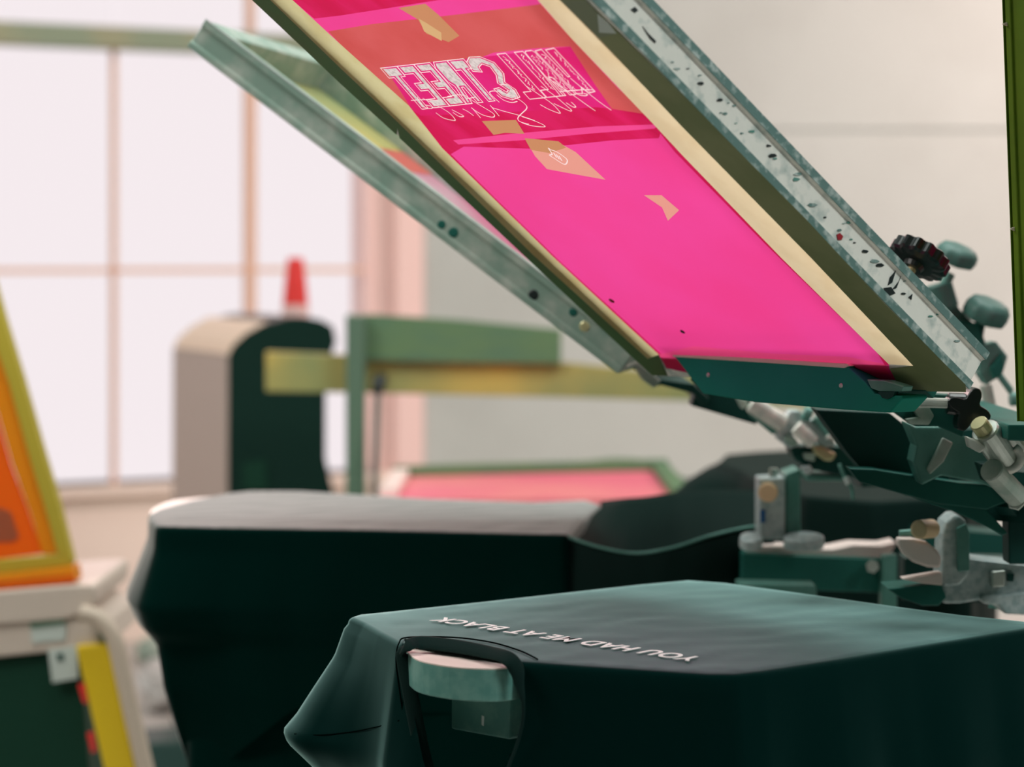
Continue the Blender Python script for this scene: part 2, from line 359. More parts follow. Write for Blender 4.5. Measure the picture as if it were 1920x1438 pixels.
region('tape_r', [(908, -150), (1052, 0), (1122, 69), (1280, 237), (1519, 480), (1713, 685), (1692, 688), (1668, 690), (1692, 733), (1690, 732), (1812, 734), (1811, 720), (1657, 566), (1514, 412), (1294, 190), (1113, 13), (956, -150)], M['olive'], 'rail_tape')
region('tape_n', [(1052, 0), (1122, 69), (1124, 70), (1156, 62), (1113, 13), (1100, 0)], M['paletape'], 'rail_tape')
region('torn', [(1121, 25), (1124, 60), (1157, 62), (1140, 40)], M['label'], 'torn_label')
KEYS['lettering'] = ('lettering', M['stencil']); KEYS['fill'] = ('lettering_fill', M['stencilfill']); KEYS['script'] = ('script_lettering', M['stencil']); KEYS['emblem'] = ('emblem', M['stencil'])
stroke('emblem', [(1029, 277), (1036, 288), (1031, 290), (1040, 296), (1058, 307), (1064, 303), (1062, 296), (1045, 284), (1034, 280)], .6, True)
for q in (0, 5, 10): stroke('emblem', [(1039 + q, 286 + q * .6), (1044 + q, 294 + q * .6)], .7, sm=0)
# lettering: letters laid out in two sheared boxes, read from right to left in the photo
def cell(O, Sv, Tv):
    return lambda s, t: (O[0] + Sv[0] * s + Tv[0] * t, O[1] + Sv[1] * s + Tv[1] * t)
A_ = cell((713, 127), (192, -22), (68, 78))
B_ = cell((932.5, 100.5), (108, -11.5), (76, 83))
def grid_letter(c, s, w_, kind):
    g = lambda x, t: c(s + x * w_, t)
    if kind == 'T': poly = [(.0, .0), (1.0, .0), (1.0, .24), (.72, .24), (.72, 1.0), (.32, 1.0), (.32, .24), (.0, .24)]
    elif kind == 'E': poly = [(.0, .0), (1.0, .0), (1.0, 1.0), (.0, 1.0), (.0, .80), (.56, .80), (.56, .60), (.12, .60), (.12, .42), (.56, .42), (.56, .20), (.0, .20)]
    elif kind == 'R': poly = [(.18, .0), (1.0, .0), (1.0, 1.0), (.66, 1.0), (.66, .62), (.52, .62), (.34, 1.0), (.0, 1.0), (.20, .58), (.02, .46), (.0, .14)]
    elif kind == 'L': poly = [(.0, .0), (1.0, .0), (1.0, 1.0), (-.9, 1.0), (-.9, .84), (.0, .84)]
    return [g(x, t) for x, t in poly]
def shrink(poly, k=1.9):
    n = len(poly); area = sum(poly[i][0] * poly[(i + 1) % n][1] - poly[(i + 1) % n][0] * poly[i][1] for i in range(n)); sg = 1 if area > 0 else -1
    out = []
    for i in range(n):
        p0, p1, p2 = (V((*poly[(i + j) % n], 0)) for j in (-1, 0, 1))
        d1, d2 = (p1 - p0).normalized(), (p2 - p1).normalized()
        n1, n2 = V((-d1.y, d1.x, 0)) * sg, V((-d2.y, d2.x, 0)) * sg
        m = (n1 + n2); m = m / max(.5, m.length_squared / 2) * k
        out.append((p1.x + m.x, p1.y + m.y))
    return out
for i, ch in enumerate('TEERT'):
    po = grid_letter(A_, i * .163 + .005, .158, ch)
    REG.append(('fill', ccw(to_mm(shrink(po, 3.1)))))
    stroke('lettering', po, .5, closed=True, sm=0)
S_out = [(.80, .30), (.82, .08), (.88, -.02), (.98, .0), (1.06, .16), (1.06, .42), (1.00, .62), (1.04, .80), (1.02, .98), (.93, 1.02), (.86, .92), (.85, .74), (.91, .72), (.94, .84), (.97, .80), (.93, .62), (.98, .44), (.99, .24), (.94, .16), (.89, .22), (.88, .34)]
po = [A_(*c) for c in S_out]
REG.append(('fill', ccw(to_mm(shrink(po, 2.4))))); stroke('lettering', po, .5, closed=True, sm=0)
for o_, w_ in ((.0, .15), (.30, .15)): stroke('lettering', grid_letter(B_, o_, w_, 'L'), .5, closed=True, sm=0)
def bars(pl): stroke('lettering', [B_(*c) for c in pl], .5, closed=True, sm=0)
bars([(.47, .03), (.50, .0), (.60, .0), (.63, .05), (.66, 1.0), (.56, 1.0), (.55, .62), (.48, .58), (.49, 1.0), (.40, 1.0)])
bars([(.65, .02), (.77, .0), (.79, .62), (.83, .62), (.83, .02), (.99, .0), (1.01, .98), (.90, 1.0), (.86, .86), (.78, 1.0), (.69, .98)])
random.seed(3)
for o_, t0, t1 in ((.075, .06, .8), (.375, .06, .82), (.525, .1, .9), (.60, .1, .9), (.72, .1, .9), (.94, .08, .95)):     # dotted pattern inside the tall letters
    for k in range(26):
        t = t0 + (t1 - t0) * k / 25
        stroke('lettering', [B_(o_ + random.uniform(-.028, .028), t), B_(o_ + random.uniform(-.028, .028), t + .03)], random.uniform(.28, .42), sm=0)
c1 = lambda *p: [(690 + x / 6, 60 + y / 6) for x, y in p]
c2 = lambda *p: [(900 + x / 7.385, 70 + y / 7.385) for x, y in p]
c5 = lambda *p: [(980 + x / 5.99, y / 5.99) for x, y in p]
for pl in (c1((490, 765), (640, 755), (790, 765)), c1((560, 730), (590, 790), (640, 840), (710, 855), (730, 835), (650, 815)),
           c1((620, 740), (720, 790), (900, 890), (985, 980), (940, 985), (850, 960), (770, 905)),
           c1((900, 720), (1050, 700), (1120, 740), (1215, 725)),
           c1((1070, 690), (1200, 780), (1400, 900), (1425, 945), (1380, 950), (1280, 920), (1170, 850)),
           c1((950, 870), (1010, 900), (1080, 940), (1030, 945), (960, 900)), c1((1070, 860), (1130, 890), (1190, 935)), c1((1170, 845), (1220, 900), (1270, 960)),
           c1((1380, 820), (1430, 880), (1480, 940)), c1((1400, 845), (1550, 890), (1700, 930), (1880, 990)),
           c2((270, 890), (170, 800), (140, 750), (200, 735), (300, 755), (400, 790), (540, 850), (640, 930), (650, 980), (590, 1040), (540, 1090), (530, 1130), (570, 1165), (680, 1195)),
           c2((240, 790), (330, 860), (440, 895), (520, 880)), c2((290, 650), (380, 650), (480, 740), (530, 830)),
           c2((840, 925), (960, 990), (1090, 1040), (1110, 1025), (1000, 910), (830, 790), (650, 670)),
           c2((850, 670), (1010, 780), (1180, 920), (1270, 1000), (1230, 1005), (1030, 910)), c2((1270, 890), (1330, 950), (1290, 955), (1200, 900)),
           c2((930, 550), (1100, 660), (1250, 760), (1430, 890), (1600, 1010)), c2((1260, 560), (1450, 720), (1650, 880), (1820, 1000)),
           c2((1110, 745), (1400, 720), (1560, 720), (1600, 745)), c2((1330, 770), (1400, 795), (1470, 800), (1490, 780), (1440, 768)),
           c5((0, 1375), (80, 1400), (170, 1415), (250, 1418), (235, 1395), (120, 1345), (0, 1305))):
    stroke('script', pl, .48)
vsx, fcs = [], []
for key, poly in REG:
    k0 = len(vsx); vsx += [V(p) for p in poly]; fcs.append(list(range(k0, k0 + len(poly))))
cv_, ce_, cf_, _, _, co_ = delaunay_2d_cdt(vsx, [], fcs, 1, 1e-4)
buckets = {}
for f_, src in zip(cf_, co_):
    if src: buckets.setdefault(REG[max(src)][0], []).append(f_)
for key, fl in buckets.items():
    name, m = KEYS[key]; mb = MB(); vm = {}
    for f_ in fl:
        for i in f_:
            if i not in vm: vm[i] = mb.bm.verts.new(sc_o + sc_b * (cv_[i].x / 1000) + sc_a * (cv_[i].y / 1000) - sc_n * .0006)
        try: mb.bm.faces.new([vm[i] for i in f_])
        except ValueError: pass
    o_ = mb.build(name, m, scr, recalc=False)
    if key in ('torn',): o_['label'] = 'torn pale label'
def uv(u, v): return sc_o + sc_b * u + sc_a * v
def dot(name, px, py, r, m, parent, off=.0012):
    p = Q(px, py, off); MB().lathe(p, -sc_n, [(0, r), (.0006, r * .8)], 12).build(name, m, parent)
dot('ink_spot', 1281, 620, .0028, M['blackspot'], scr); dot('ink_spot', 1148, 562, .0034, M['redspot'], scr)
# stains on the outer face of the right rail
rq = sc_o + sc_b * (SW - .003)
def R(px, py): return on_plane(px, py, rq, sc_b) + sc_b * .0002
def rail_stain(px, m): MB().prism([R(x, y) for x, y in px], sc_b * .0006).build('ink_stain', m, scr)
rail_stain([(1568, 440), (1574, 437), (1580, 443), (1577, 450), (1570, 450)], M['redspot'])
rail_stain([(1679, 507), (1668, 520), (1664, 535), (1672, 530)], M['blackspot'])
rail_stain([(1690, 514), (1684, 528), (1672, 543), (1680, 540)], M['blackspot'])
rail_stain([(1656, 540), (1670, 538), (1678, 550), (1664, 556)], M['blackspot'])
rail_stain([(1703, 557), (1710, 551), (1708, 562)], M['blackspot'])
rail_stain([(1204, 49), (1214, 62), (1229, 77), (1228, 81), (1218, 72)], M['blackspot'])
rail_stain([(1182, 18), (1190, 13), (1196, 20), (1190, 24)], M['blackspot'])
rail_stain([(1195, 2), (1201, 0), (1199, 6)], M['blackspot'])

random.seed(11)
for _ in range(34):
    t = random.random(); px = 1225 + t * 590; py = 68 + t * 585 + random.uniform(-20, 22)
    r = random.uniform(1.2, 4.2); an = random.uniform(.3, 1.3)
    pl = [(px + r * random.uniform(.6, 1.6) * math.cos(k * 1.05) * 1.3 + r * .8 * math.cos(k * 1.05) * math.cos(an), py + r * random.uniform(.5, 1.2) * math.sin(k * 1.05)) for k in range(6)]
    rail_stain(pl, random.choice([M['aluflange'], M['aluflange'], M['blackspot'], M['teal']]))

# --- the grey screen behind it
GA, GT = math.radians(-12), math.radians(36.5)
g_d = V((math.cos(GA) * math.cos(GT), math.sin(GA) * math.cos(GT), -math.sin(GT)))
g_a = -g_d; g_b = V((-math.sin(GA), math.cos(GA), 0)); g_n = g_d.cross(g_b).normalized()
if g_n.z < 0: g_n = -g_n
g_o = P(1158, 701, 2.40); GW, GL, GH = .454, .606, .036
gs = thing('printing_screen', g_o, 'dull grey aluminium printing screen raised behind the pink lettered screen', 'screen')
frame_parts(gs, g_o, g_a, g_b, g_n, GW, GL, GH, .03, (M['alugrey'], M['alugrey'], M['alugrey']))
def guv(u, v, h=0): return g_o + g_b * u + g_a * v + g_n * h
MB().beam(guv(.002, 0, GH + .0008), guv(.002, GL, GH + .0008), .004, .0016, g_n).build('rim_highlight', M['aluedge'], gs)  # pale strip painting the highlight along the rail's top edge
M['gmesh'] = mat('grey_screen_mesh', (.80, .55, .62), .5, trans=.5, col2=(.80, .20, .38), noise_scale=6)
MB().prism([guv(.028, .028), guv(GW - .028, .028), guv(GW - .028, GL - .028), guv(.028, GL - .028)], g_n * .0006).build('mesh', M['gmesh'], gs)
MB().prism([guv(.03, GL - .17, .001), guv(GW - .03, GL - .17, .001), guv(GW - .03, GL - .03, .001), guv(.03, GL - .03, .001)], g_n * .0004).build('ink_tape', M['woodolive'], gs)
MB().prism([guv(.03, GL - .22, .001), guv(GW - .03, GL - .22, .001), guv(GW - .03, GL - .171, .001), guv(.03, GL - .171, .001)], g_n * .0004).build('ink_tape', M['salmon'], gs)
def gspot(px, py, r, m):
    p = on_plane(px, py, g_o + g_b * .003, g_b); MB().lathe(p, -g_b, [(0, r), (.001, r * .7)], 12).build('ink_stain', m, gs)
gspot(1000, 553, .006, M['blackspot']); gspot(850, 436, .006, M['dteal']); gspot(828, 421, .005, M['dteal']); gspot(1096, 612, .006, M['brass']); gspot(1075, 585, .005, M['dteal'])

# --- upright screen cut by the right picture edge
us_o = P(1911, 790, 2.02)
us = thing('printing_screen', us_o, 'olive taped printing screen standing upright at the right picture edge', 'screen')
u_up = (P(1883, 0, 2.02) - us_o).normalized(); u_b = V((.86, .5, 0)).normalized(); u_n = u_b.cross(u_up).normalized()
frame_parts(us, us_o, u_up, u_b, u_n, .42, .6, .035, .035, (M['oliveboard'],) * 3)
uq = lambda u, v, h=0: us_o + u_b * u + u_up * v + u_n * h
MB().prism([uq(.03, .03), uq(.39, .03), uq(.39, .57), uq(.03, .57)], u_n * .0006).build('mesh', M['pink'], us)
MB().prism([uq(-.001, .0, -.0012), uq(.05, 0, -.0012), uq(.05, .6, -.0012), uq(-.001, .6, -.0012)], u_n * -.0006).build('rail_tape', M['oliveboard'], us)
for py in (46, 430):
    v = (P(1885, py, 2.02) - us_o).dot(u_up)
    MB().prism([uq(-.006, v, .002), uq(.004, v + .003, .002), uq(.004, v - .003, .002)], u_n * .001).build('tape_tab', M['pale'], us)

# ------------------------------------------------------------------ T-shirts on the pallets
ZP = .95
def resample(pts, ds):
    n = len(pts); out = []
    for i in range(n):
        a, b = pts[i], pts[(i + 1) % n]; k = max(1, round((b - a).length / ds))
        for j in range(k): out.append(a.lerp(b, j / k))
    return out
def interp(tab, x):
    if x <= tab[0][0]: return tab[0][1]
    for (a, ya), (b, yb) in zip(tab[:-1], tab[1:]):
        if x <= b: return ya + (yb - ya) * (x - a) / (b - a)
    return tab[-1][1]
def inside(p, poly):
    r = False; n = len(poly)
    for i in range(n):
        (x1, y1), (x2, y2) = poly[i], poly[(i + 1) % n]
        if (y1 > p[1]) != (y2 > p[1]) and p[0] < (x2 - x1) * (p[1] - y1) / (y2 - y1) + x1: r = not r
    return r
def proj(p): return (CX + p.x / p.y * F, HY - (p.z - CZ) / p.y * F)
def garment(root, name, outline, length, flares, m, seed=0, ripple=.006, ds=.006, hole=None, rnd=.006, base=.01, freq=9, top=True, wrinkle=.0008, rows=46):
    """cloth over a board: outline (closed loop of 3D points along the board's edge), length(i,n,p) drop, flares: [(point, sigma, [(drop, out)])]"""
    loop = resample(outline, ds); n = len(loop)
    cen = sum(loop, V()) / n
    area = sum(loop[i].x * loop[(i + 1) % n].y - loop[(i + 1) % n].x * loop[i].y for i in range(n))
    if area < 0: loop.reverse()
    nor = []
    for i in range(n):
        d = V((0, 0, 0))
        for k in range(1, 5): d += loop[(i + k) % n] - loop[i - k]
        nor.append(V((d.y, -d.x, 0)).normalized())
    bm = bmesh.new(); grid = []
    drops = [0] + [rnd * (1 - math.cos(t * math.pi / 8)) for t in range(1, 5)]
    for i in range(n):
        p, nn = loop[i], nor[i]; Lm = length(p); col = []
        for r in range(rows):
            if r < 5:
                dr = drops[r]; out = rnd * math.sin(r * math.pi / 8)
            else:
                dr = rnd + (Lm - rnd) * (r - 4) / (rows - 5)
                f = min(1, dr / .10)
                q = noise.noise(V((p.x * freq, p.y * freq, seed + dr * 1.5)))
                q2 = noise.noise(V((p.x * freq * 2.7, p.y * freq * 2.7, seed + 5 + dr * 3)))
                out = rnd + base * f + ripple * f * (q * 1.4 + q2 * .5)
                for (fp, sg, tab) in flares:
                    wgt = math.exp(-((p - fp).length / sg) ** 2); out += wgt * interp(tab, dr)
            col.append(bm.verts.new(p + nn * out - V((0, 0, dr))))
        grid.append(col)
    for i in range(n):
        A, B = grid[i], grid[(i + 1) % n]
        for r in range(rows - 1):
            if hole:
                c = (A[r].co + B[r].co + A[r + 1].co + B[r + 1].co) / 4
                if c.y < 2.2 and inside(proj(c), hole): continue
            bm.faces.new((A[r], A[r + 1], B[r + 1], B[r]))
    if hole:
        bm.edges.ensure_lookup_table()
        for e in bm.edges:
            if len(e.link_faces) != 1: continue
            for v in e.verts:
                p_ = proj(v.co); best = None
                for j in range(len(hole)):
                    (ax_, ay_), (bx_, by_) = hole[j], hole[(j + 1) % len(hole)]
                    t_ = max(0, min(1, ((p_[0] - ax_) * (bx_ - ax_) + (p_[1] - ay_) * (by_ - ay_)) / ((bx_ - ax_) ** 2 + (by_ - ay_) ** 2)))
                    c_ = (ax_ + t_ * (bx_ - ax_), ay_ + t_ * (by_ - ay_)); d_ = math.hypot(c_[0] - p_[0], c_[1] - p_[1])
                    if best is None or d_ < best[0]: best = (d_, c_)
                if best[0] < 22 and v.co.y < 2.1 and v.co.z < ZP - .0005: v.co = P(best[1][0], best[1][1], v.co.y)
    if top:
        lp2 = [V((p.x, p.y)) for p in loop]; pts = list(lp2)
        x0, x1 = min(p.x for p in lp2), max(p.x for p in lp2); y0, y1 = min(p.y for p in lp2), max(p.y for p in lp2)
        st = .010; y = y0
        pl = [(p.x, p.y) for p in lp2]
        while y < y1:
            x = x0
            while x < x1:
                if inside((x, y), pl) and min((V((x, y)) - q).length for q in lp2[::3]) > st * .9: pts.append(V((x, y)))
                x += st
            y += st
        vs, es, fs, *_ = delaunay_2d_cdt(pts, [(i, (i + 1) % n) for i in range(n)], [], 1, 1e-6)
        vmap = []
        for k, q in enumerate(vs):
            if k < n: vmap.append(grid[k][0])
            else:
                z = loop[0].z
                dd = min((q - r_).length for r_ in lp2[::4]); ff = min(1, dd / .03)
                vmap.append(bm.verts.new((q.x, q.y, ZT(q, loop, lp2) + ff * wrinkle * noise.noise(V((q.x * 16 + q.y * 10, q.y * 40 - q.x * 30, seed))))))
        for f in fs:
            try: bm.faces.new([vmap[i] for i in f])
            except ValueError: pass
    lv = [v for v in bm.verts if not v.link_faces]
    bmesh.ops.delete(bm, geom=lv, context='VERTS')
    bmesh.ops.recalc_face_normals(bm, faces=bm.faces)
    mb = MB(); mb.bm.free(); mb.bm = bm
    return mb.build(name, m, root, smooth=True), loop, nor
def ZT(q, loop, lp2):
    if max(p.z for p in loop) - min(p.z for p in loop) < 1e-4: return loop[0].z
    sw = sz = 0; dmin = 9
    for a, p in zip(lp2, loop):
        d = (q - a).length; dmin = min(dmin, d); wt = 1 / (d * d + 1e-6) ** 1.5; sw += wt; sz += wt * p.z
    dip = .05 * min(1, dmin / .05) if q.x > .10 else .05 * min(1, dmin / .05) * max(0, (q.x - .05) / .05)
    return sz / sw - dip

# --- front shirt
z1 = ZP
fold = [(665, 1157), (690, 1168), (720, 1185), (760, 1206), (850, 1222), (960, 1238), (1100, 1248), (1240, 1257), (1330, 1263), (1375, 1263), (1420, 1258), (1560, 1237), (1700, 1213), (1830, 1192), (1925, 1176), (1932, 1170), (1915, 1165)]
back = [(1800, 1153), (1700, 1140), (1500, 1112), (1360, 1093), (1290, 1088), (1200, 1096), (1100, 1107), (900, 1129), (720, 1148), (680, 1152)]
ol1 = [on_z(x, y, z1) for x, y in fold + back]
sh1 = thing('t_shirt', on_z(1150, 1170, z1), 'black t-shirt with white YOU HAD ME AT BLACK lettering on the front pallet', 't-shirt', 'black t-shirts on the press pallets')
HOLE = [(764, 1188), (850, 1203), (945, 1222), (964, 1240), (970, 1270), (979, 1310), (978, 1350), (968, 1390), (950, 1438), (935, 1500), (860, 1540), (810, 1480), (792, 1420), (778, 1350), (768, 1290), (762, 1235)]
A1 = on_z(668, 1157, z1)
flA = (A1, .075, [(0, 0), (.035, .008), (.065, .024), (.088, .036), (.103, .047), (.112, .044), (.136, .020), (.18, .004), (.3, 0)])
body1, loop1, nor1 = garment(sh1, 'body', ol1, lambda p: .30, [flA], M['cloth'], 2.0, hole=HOLE, ds=.004, ripple=.007, base=.012, rows=70)
# neck rib round the opening, following the cloth from the board's top down the front
def front_pt(px, py):
    """point of the front drape seen at a pixel: the fold's plan position pushed outwards, dropped"""
    best = None
    for p, nn in zip(loop1, nor1):
        if p.y > 2.12 or nn.y > .2: continue
        d = 1
        q = p + nn * .012
        x = CX + q.x / q.y * F
        if best is None or abs(x - px) < best[0]: best = (abs(x - px), q)
    q = best[1]; return V(((px - CX) * q.y / F, q.y - .004, CZ - (py - HY) * q.y / F))
rim = [front_pt(x, y) for x, y in [(815, 1490), (796, 1425), (780, 1352), (768, 1290), (759, 1240), (757, 1222)]]
rim += [on_z(x, y, z1 + .0046) for x, y in [(764, 1209), (790, 1205), (850, 1211), (910, 1222), (950, 1233)]]
rim += [front_pt(x, y) for x, y in [(968, 1252), (974, 1280), (981, 1315), (980, 1350), (970, 1392), (952, 1440), (938, 1490)]]
rs = smooth_line(rim, 5); nr = len(rs); rad = [.0066 if i < 55 else max(.0016, .0066 - .0050 * (i - 55) / 10) for i in range(nr)]
rib = MB().tube(rs, rad, 10, .3, up=(-.1, -.75, .62)).build('neck_rib', M['rib'], sh1, smooth=True)
seam = [front_pt(x, y) for x, y in [(775, 1438), (760, 1360), (748, 1280), (743, 1235)]] + [on_z(x, y, z1 + .0012) for x, y in [(748, 1206), (765, 1195), (850, 1195), (920, 1204), (975, 1220), (1008, 1236)]]
MB().tube(smooth_line(seam, 6), .0007, 6).build('collar_seam', M['seam'], rib, smooth=True)
from mathutils.bvhtree import BVHTree
bv = BVHTree.FromPolygons([v.co + sh1.location for v in body1.data.vertices], [tuple(p.vertices) for p in body1.data.polygons])
def cast(px, py):
    d = V(((px - CX) / F, 1, -(py - HY) / F)).normalized(); h = bv.ray_cast(V((0, 0, CZ)), d)
    return h[0] - d * .0006 if h[0] else None
for pl in ([(552, 1376), (600, 1378), (660, 1372), (710, 1362), (748, 1351)],):
    q = [p for p in (cast(x, y) for x, y in pl) if p]
    if len(q) > 2: MB().tube(smooth_line(q, 5), .0005, 6).build('sleeve_seam', M['seam'], body1, smooth=True)
# print on the shirt, upside down as seen from the free end
tcu = bpy.data.curves.new('lettering', 'FONT'); tcu.body = 'YOU HAD ME AT BLACK'; tcu.extrude = .012; tcu.offset = .018; tcu.space_character = 1.1
tob = bpy.data.objects.new('lettering_source', tcu); COL.objects.link(tob)
dg = bpy.context.evaluated_depsgraph_get(); tm = bpy.data.meshes.new_from_object(tob.evaluated_get(dg)); bpy.data.objects.remove(tob)
xs = [v.co.x for v in tm.vertices]; xw = max(xs) - min(xs); xm = min(xs)
ta, tb = on_z(1321, 1237, z1), on_z(832, 1161, z1); tdir = (tb - ta); tup = V((-tdir.y, tdir.x, 0)).normalized()
if tup.y > 0: tup = -tup
capw = .021
for v in tm.vertices:
    s = (v.co.x - xm) / xw; h = v.co.y / .72
    v.co = ta + tdir * s + tup * capw * h + V((0, 0, .0016 + v.co.z * .02)) - sh1.location
tm.name = 'lettering'; tm.materials.clear(); tm.materials.append(M['print'])
lo_ = bpy.data.objects.new('lettering', tm); COL.objects.link(lo_); lo_.parent = sh1

# --- pallets
def pallet(root_label, outline_px, z, thick, topm, sidem, stub=None, loc=None):
    pts = smooth_line([on_z(x, y, z) for x, y in outline_px], 4, True)
    r = thing('pallet', loc or pts[0], root_label, 'pallet', 'pallets of the press')
    MB().prism([p - V((0, 0, .0012)) for p in pts], (0, 0, -thick)).build('board', sidem, r, bevel=.001)
    MB().prism(pts, (0, 0, -.0011)).build('pallet_tape', topm, r)
    return r
bo1 = [(690, 1162), (725, 1182), (762, 1220), (784, 1237), (830, 1247), (880, 1252), (930, 1253), (968, 1249), (996, 1241), (1100, 1245), (1240, 1254), (1330, 1259), (1372, 1259), (1560, 1232), (1700, 1208), (1830, 1187), (1905, 1174), (1900, 1167), (1800, 1156), (1500, 1116), (1360, 1097), (1290, 1093), (1200, 1100), (900, 1133), (720, 1152)]
pl1 = pallet('front green-edged pallet board poking out of the lettered shirt\'s neck opening', bo1, ZP - .004, .026, M['boardtop'], M['board'])
a0 = P(845, 1284, 1.905); a1 = P(958, 1299, 1.865)
axd = V((.80, .60, 0))
stube = MB().prism([a0, a1, P(955, 1387, 1.865), P(845, 1367, 1.905)], axd * .5).build('support_tube', M['board'], pl1, bevel=.002)
MB().prism([P(903, 1341, 1.873), P(908, 1343, 1.873), P(907, 1361, 1.873), P(903, 1359, 1.873)], (0, -.0008, 0)).build('chip', M['aluedge'], stube)

# --- second shirt, behind on the left
near2 = [(300, 986), (312, 987), (400, 989), (700, 994), (1000, 1001)]
far2 = [(1095, 938), (1000, 942), (800, 935), (560, 921), (470, 921), (430, 925), (360, 938), (305, 953), (287, 963), (289, 975)]
Z2 = ZP
ol2 = [on_z(x, y, Z2) for x, y in near2]
ol2 = ol2 + [on_z(1058, 1002, Z2), on_z(1085, 975, Z2), on_z(1118, 945, Z2)] + [on_z(x, y, Z2) for x, y in far2]
sh2 = thing('t_shirt', on_z(650, 960, Z2), 'plain black t-shirt draped over the left pallet with its hem sagging at the right', 't-shirt', 'black t-shirts on the press pallets')
fl2 = (on_z(290, 968, Z2), .16, [(0, 0), (.03, .0), (.064, .013), (.097, .026), (.125, .013), (.145, -.012), (.2, -.025), (.26, -.055), (.30, -.08)])
def len2(p):
    t = max(0, min(1, (p.x + .36) / .10)); return .295 * (1 - t) + .215 * t
garment(sh2, 'body', ol2, len2, [fl2], M['cloth_rear'], 7.0, ripple=.006, base=.004, ds=.007, freq=7, wrinkle=.001)
lip = smooth_line([P(1054, 1004, 2.662), P(1120, 1026, 2.65), P(1190, 1038, 2.64), P(1260, 1028, 2.635), P(1330, 1006, 2.64), P(1400, 990, 2.66), P(1450, 986, 2.68)], 7)
far_ = smooth_line([on_z(1126, 939, Z2), P(1170, 934, 2.95), P(1210, 931, 2.93), P(1260, 924, 2.92), P(1320, 918, 2.92), P(1390, 918, 2.92), P(1450, 920, 2.92)], 7)
mb = MB(); gr = []
for i, (p, q) in enumerate(zip(lip, far_)):
    t = min(1, i / 10); k = noise.noise(V((i * .21, 3, 0))) * .006
    col = [q + V((0, .01, -.10)), q, q + V((0, -.012, -.006)), q.lerp(p, .35) + V((0, 0, -.035 * t + k)), q.lerp(p, .62) + V((0, 0, -.065 * t - k)), q.lerp(p, .85) + V((0, 0, -.05 * t)), p + V((0, .008, -.012 * t)), p, p + V((0, -.004, -.006)), p + V((0, -.008 + k, -.04)), p + V((0, -.012 - k, -.12)), p + V((0, -.012, -.22))]
    gr.append([mb.bm.verts.new(c) for c in col])
for A, B in zip(gr[:-1], gr[1:]):
    for r in range(len(A) - 1): mb.bm.faces.new((A[r], A[r + 1], B[r + 1], B[r]))
flap = mb.build('sagging_hem', M['cloth_far'], sh2, smooth=True)
MB().tube([p + V((0, -.001, .0008)) for p in lip], .0017, 8).build('hem_seam', M['teal'], flap, smooth=True)
inn = [V((p.x * .97 + .005, p.y * .98 + .05, p.z - .02)) for p in [on_z(x, y, Z2) for x, y in [(350, 980), (1000, 1000), (1060, 950), (470, 930)]]]
garment(sh2, 'back_panel', inn, lambda p: .52, [], M['cloth_rear'], 9.0, ripple=.006, ds=.009, top=False, rows=30)
bo2 = [(318, 984), (400, 986), (700, 990), (1000, 997), (1040, 960), (1000, 946), (800, 939), (560, 925), (470, 925), (435, 928), (352, 935), (318, 940), (290, 952), (282, 962), (296, 975)]
pl2 = pallet('rear left pallet whose white end shows past the plain black shirt', bo2, ZP - .003, .02, M['boardtop'], M['board'])

# --- third shirt at the back by the press centre
ol3 = [on_z(x, y, ZP) for x, y in [(1352, 866), (1400, 884), (1440, 908), (1520, 930), (1640, 940), (1800, 930), (1850, 890), (1800, 858), (1600, 840), (1500, 843), (1420, 847), (1366, 852)]]
sh3 = thing('t_shirt', on_z(1560, 880, ZP), 'black t-shirt on the far pallet beneath the chrome clamp parts', 't-shirt', 'black t-shirts on the press pallets')
fl3 = (on_z(1352, 864, ZP), .12, [(0, 0), (.03, .045), (.06, .075), (.09, .11), (.13, .145), (.2, .17)])
garment(sh3, 'body', ol3, lambda p: .33, [fl3], M['cloth_far'], 12.0, ripple=.006, ds=.01, freq=6, wrinkle=0)
bo3 = [(1365, 868), (1410, 886), (1450, 906), (1530, 926), (1640, 935), (1790, 926), (1830, 890), (1790, 860), (1600, 843), (1500, 846), (1420, 850), (1375, 855)]
pl3 = pallet('far pallet hidden under the shirt by the press centre', bo3, ZP - .003, .02, M['boardtop'], M['board'])

# ------------------------------------------------------------------ press: pedestal, carousel, print heads
HUB = V((.92, 2.66, 0))
ped = thing('press_pedestal', HUB, 'dark steel pedestal of the screen press at the right picture edge', 'press stand')
MB().lathe(HUB, (0, 0, 1), [(0, .30), (.03, .30), (.05, .12), (.80, .11)], 32).build('column', M['blacksteel'], ped, smooth=False)
MB().lathe(HUB + V((0, 0, .958)), (0, 0, 1), [(0, .075), (.12, .075), (.13, .06)], 32).build('spindle', M['dteal'], ped)
MB().lathe(HUB + V((0, 0, .80)), (0, 0, 1), [(0, .2), (.02, .2), (.022, .1), (.05, .1)], 32).build('bearing_plate', M['blacksteel'], ped)
def slab(px, Y, th, name, m, parent, bevel=.0015):
    return MB().prism([P(x, y, Y) for x, y in px], (0, th, 0)).build(name, m, parent, bevel=bevel)
def cyl(p, q, r, name, m, parent, n=20, cap=.9):
    p, q = V(p), V(q); L = (q - p).length
    return MB().lathe(p, q - p, [(0, r * cap), (r * .12, r), (L - r * .12, r), (L, r * cap)], n).build(name, m, parent, smooth=False, bevel=0)

car = thing('pallet_carousel', HUB + V((0, 0, .85)), 'ring of pallet arms and registration brackets around the press centre', 'carousel')
MB().lathe(HUB + V((0, 0, .852)), (0, 0, 1), [(0, .24), (.07, .24), (.08, .22), (.105, .12)], 40).build('hub_ring', M['blacksteel'], car)
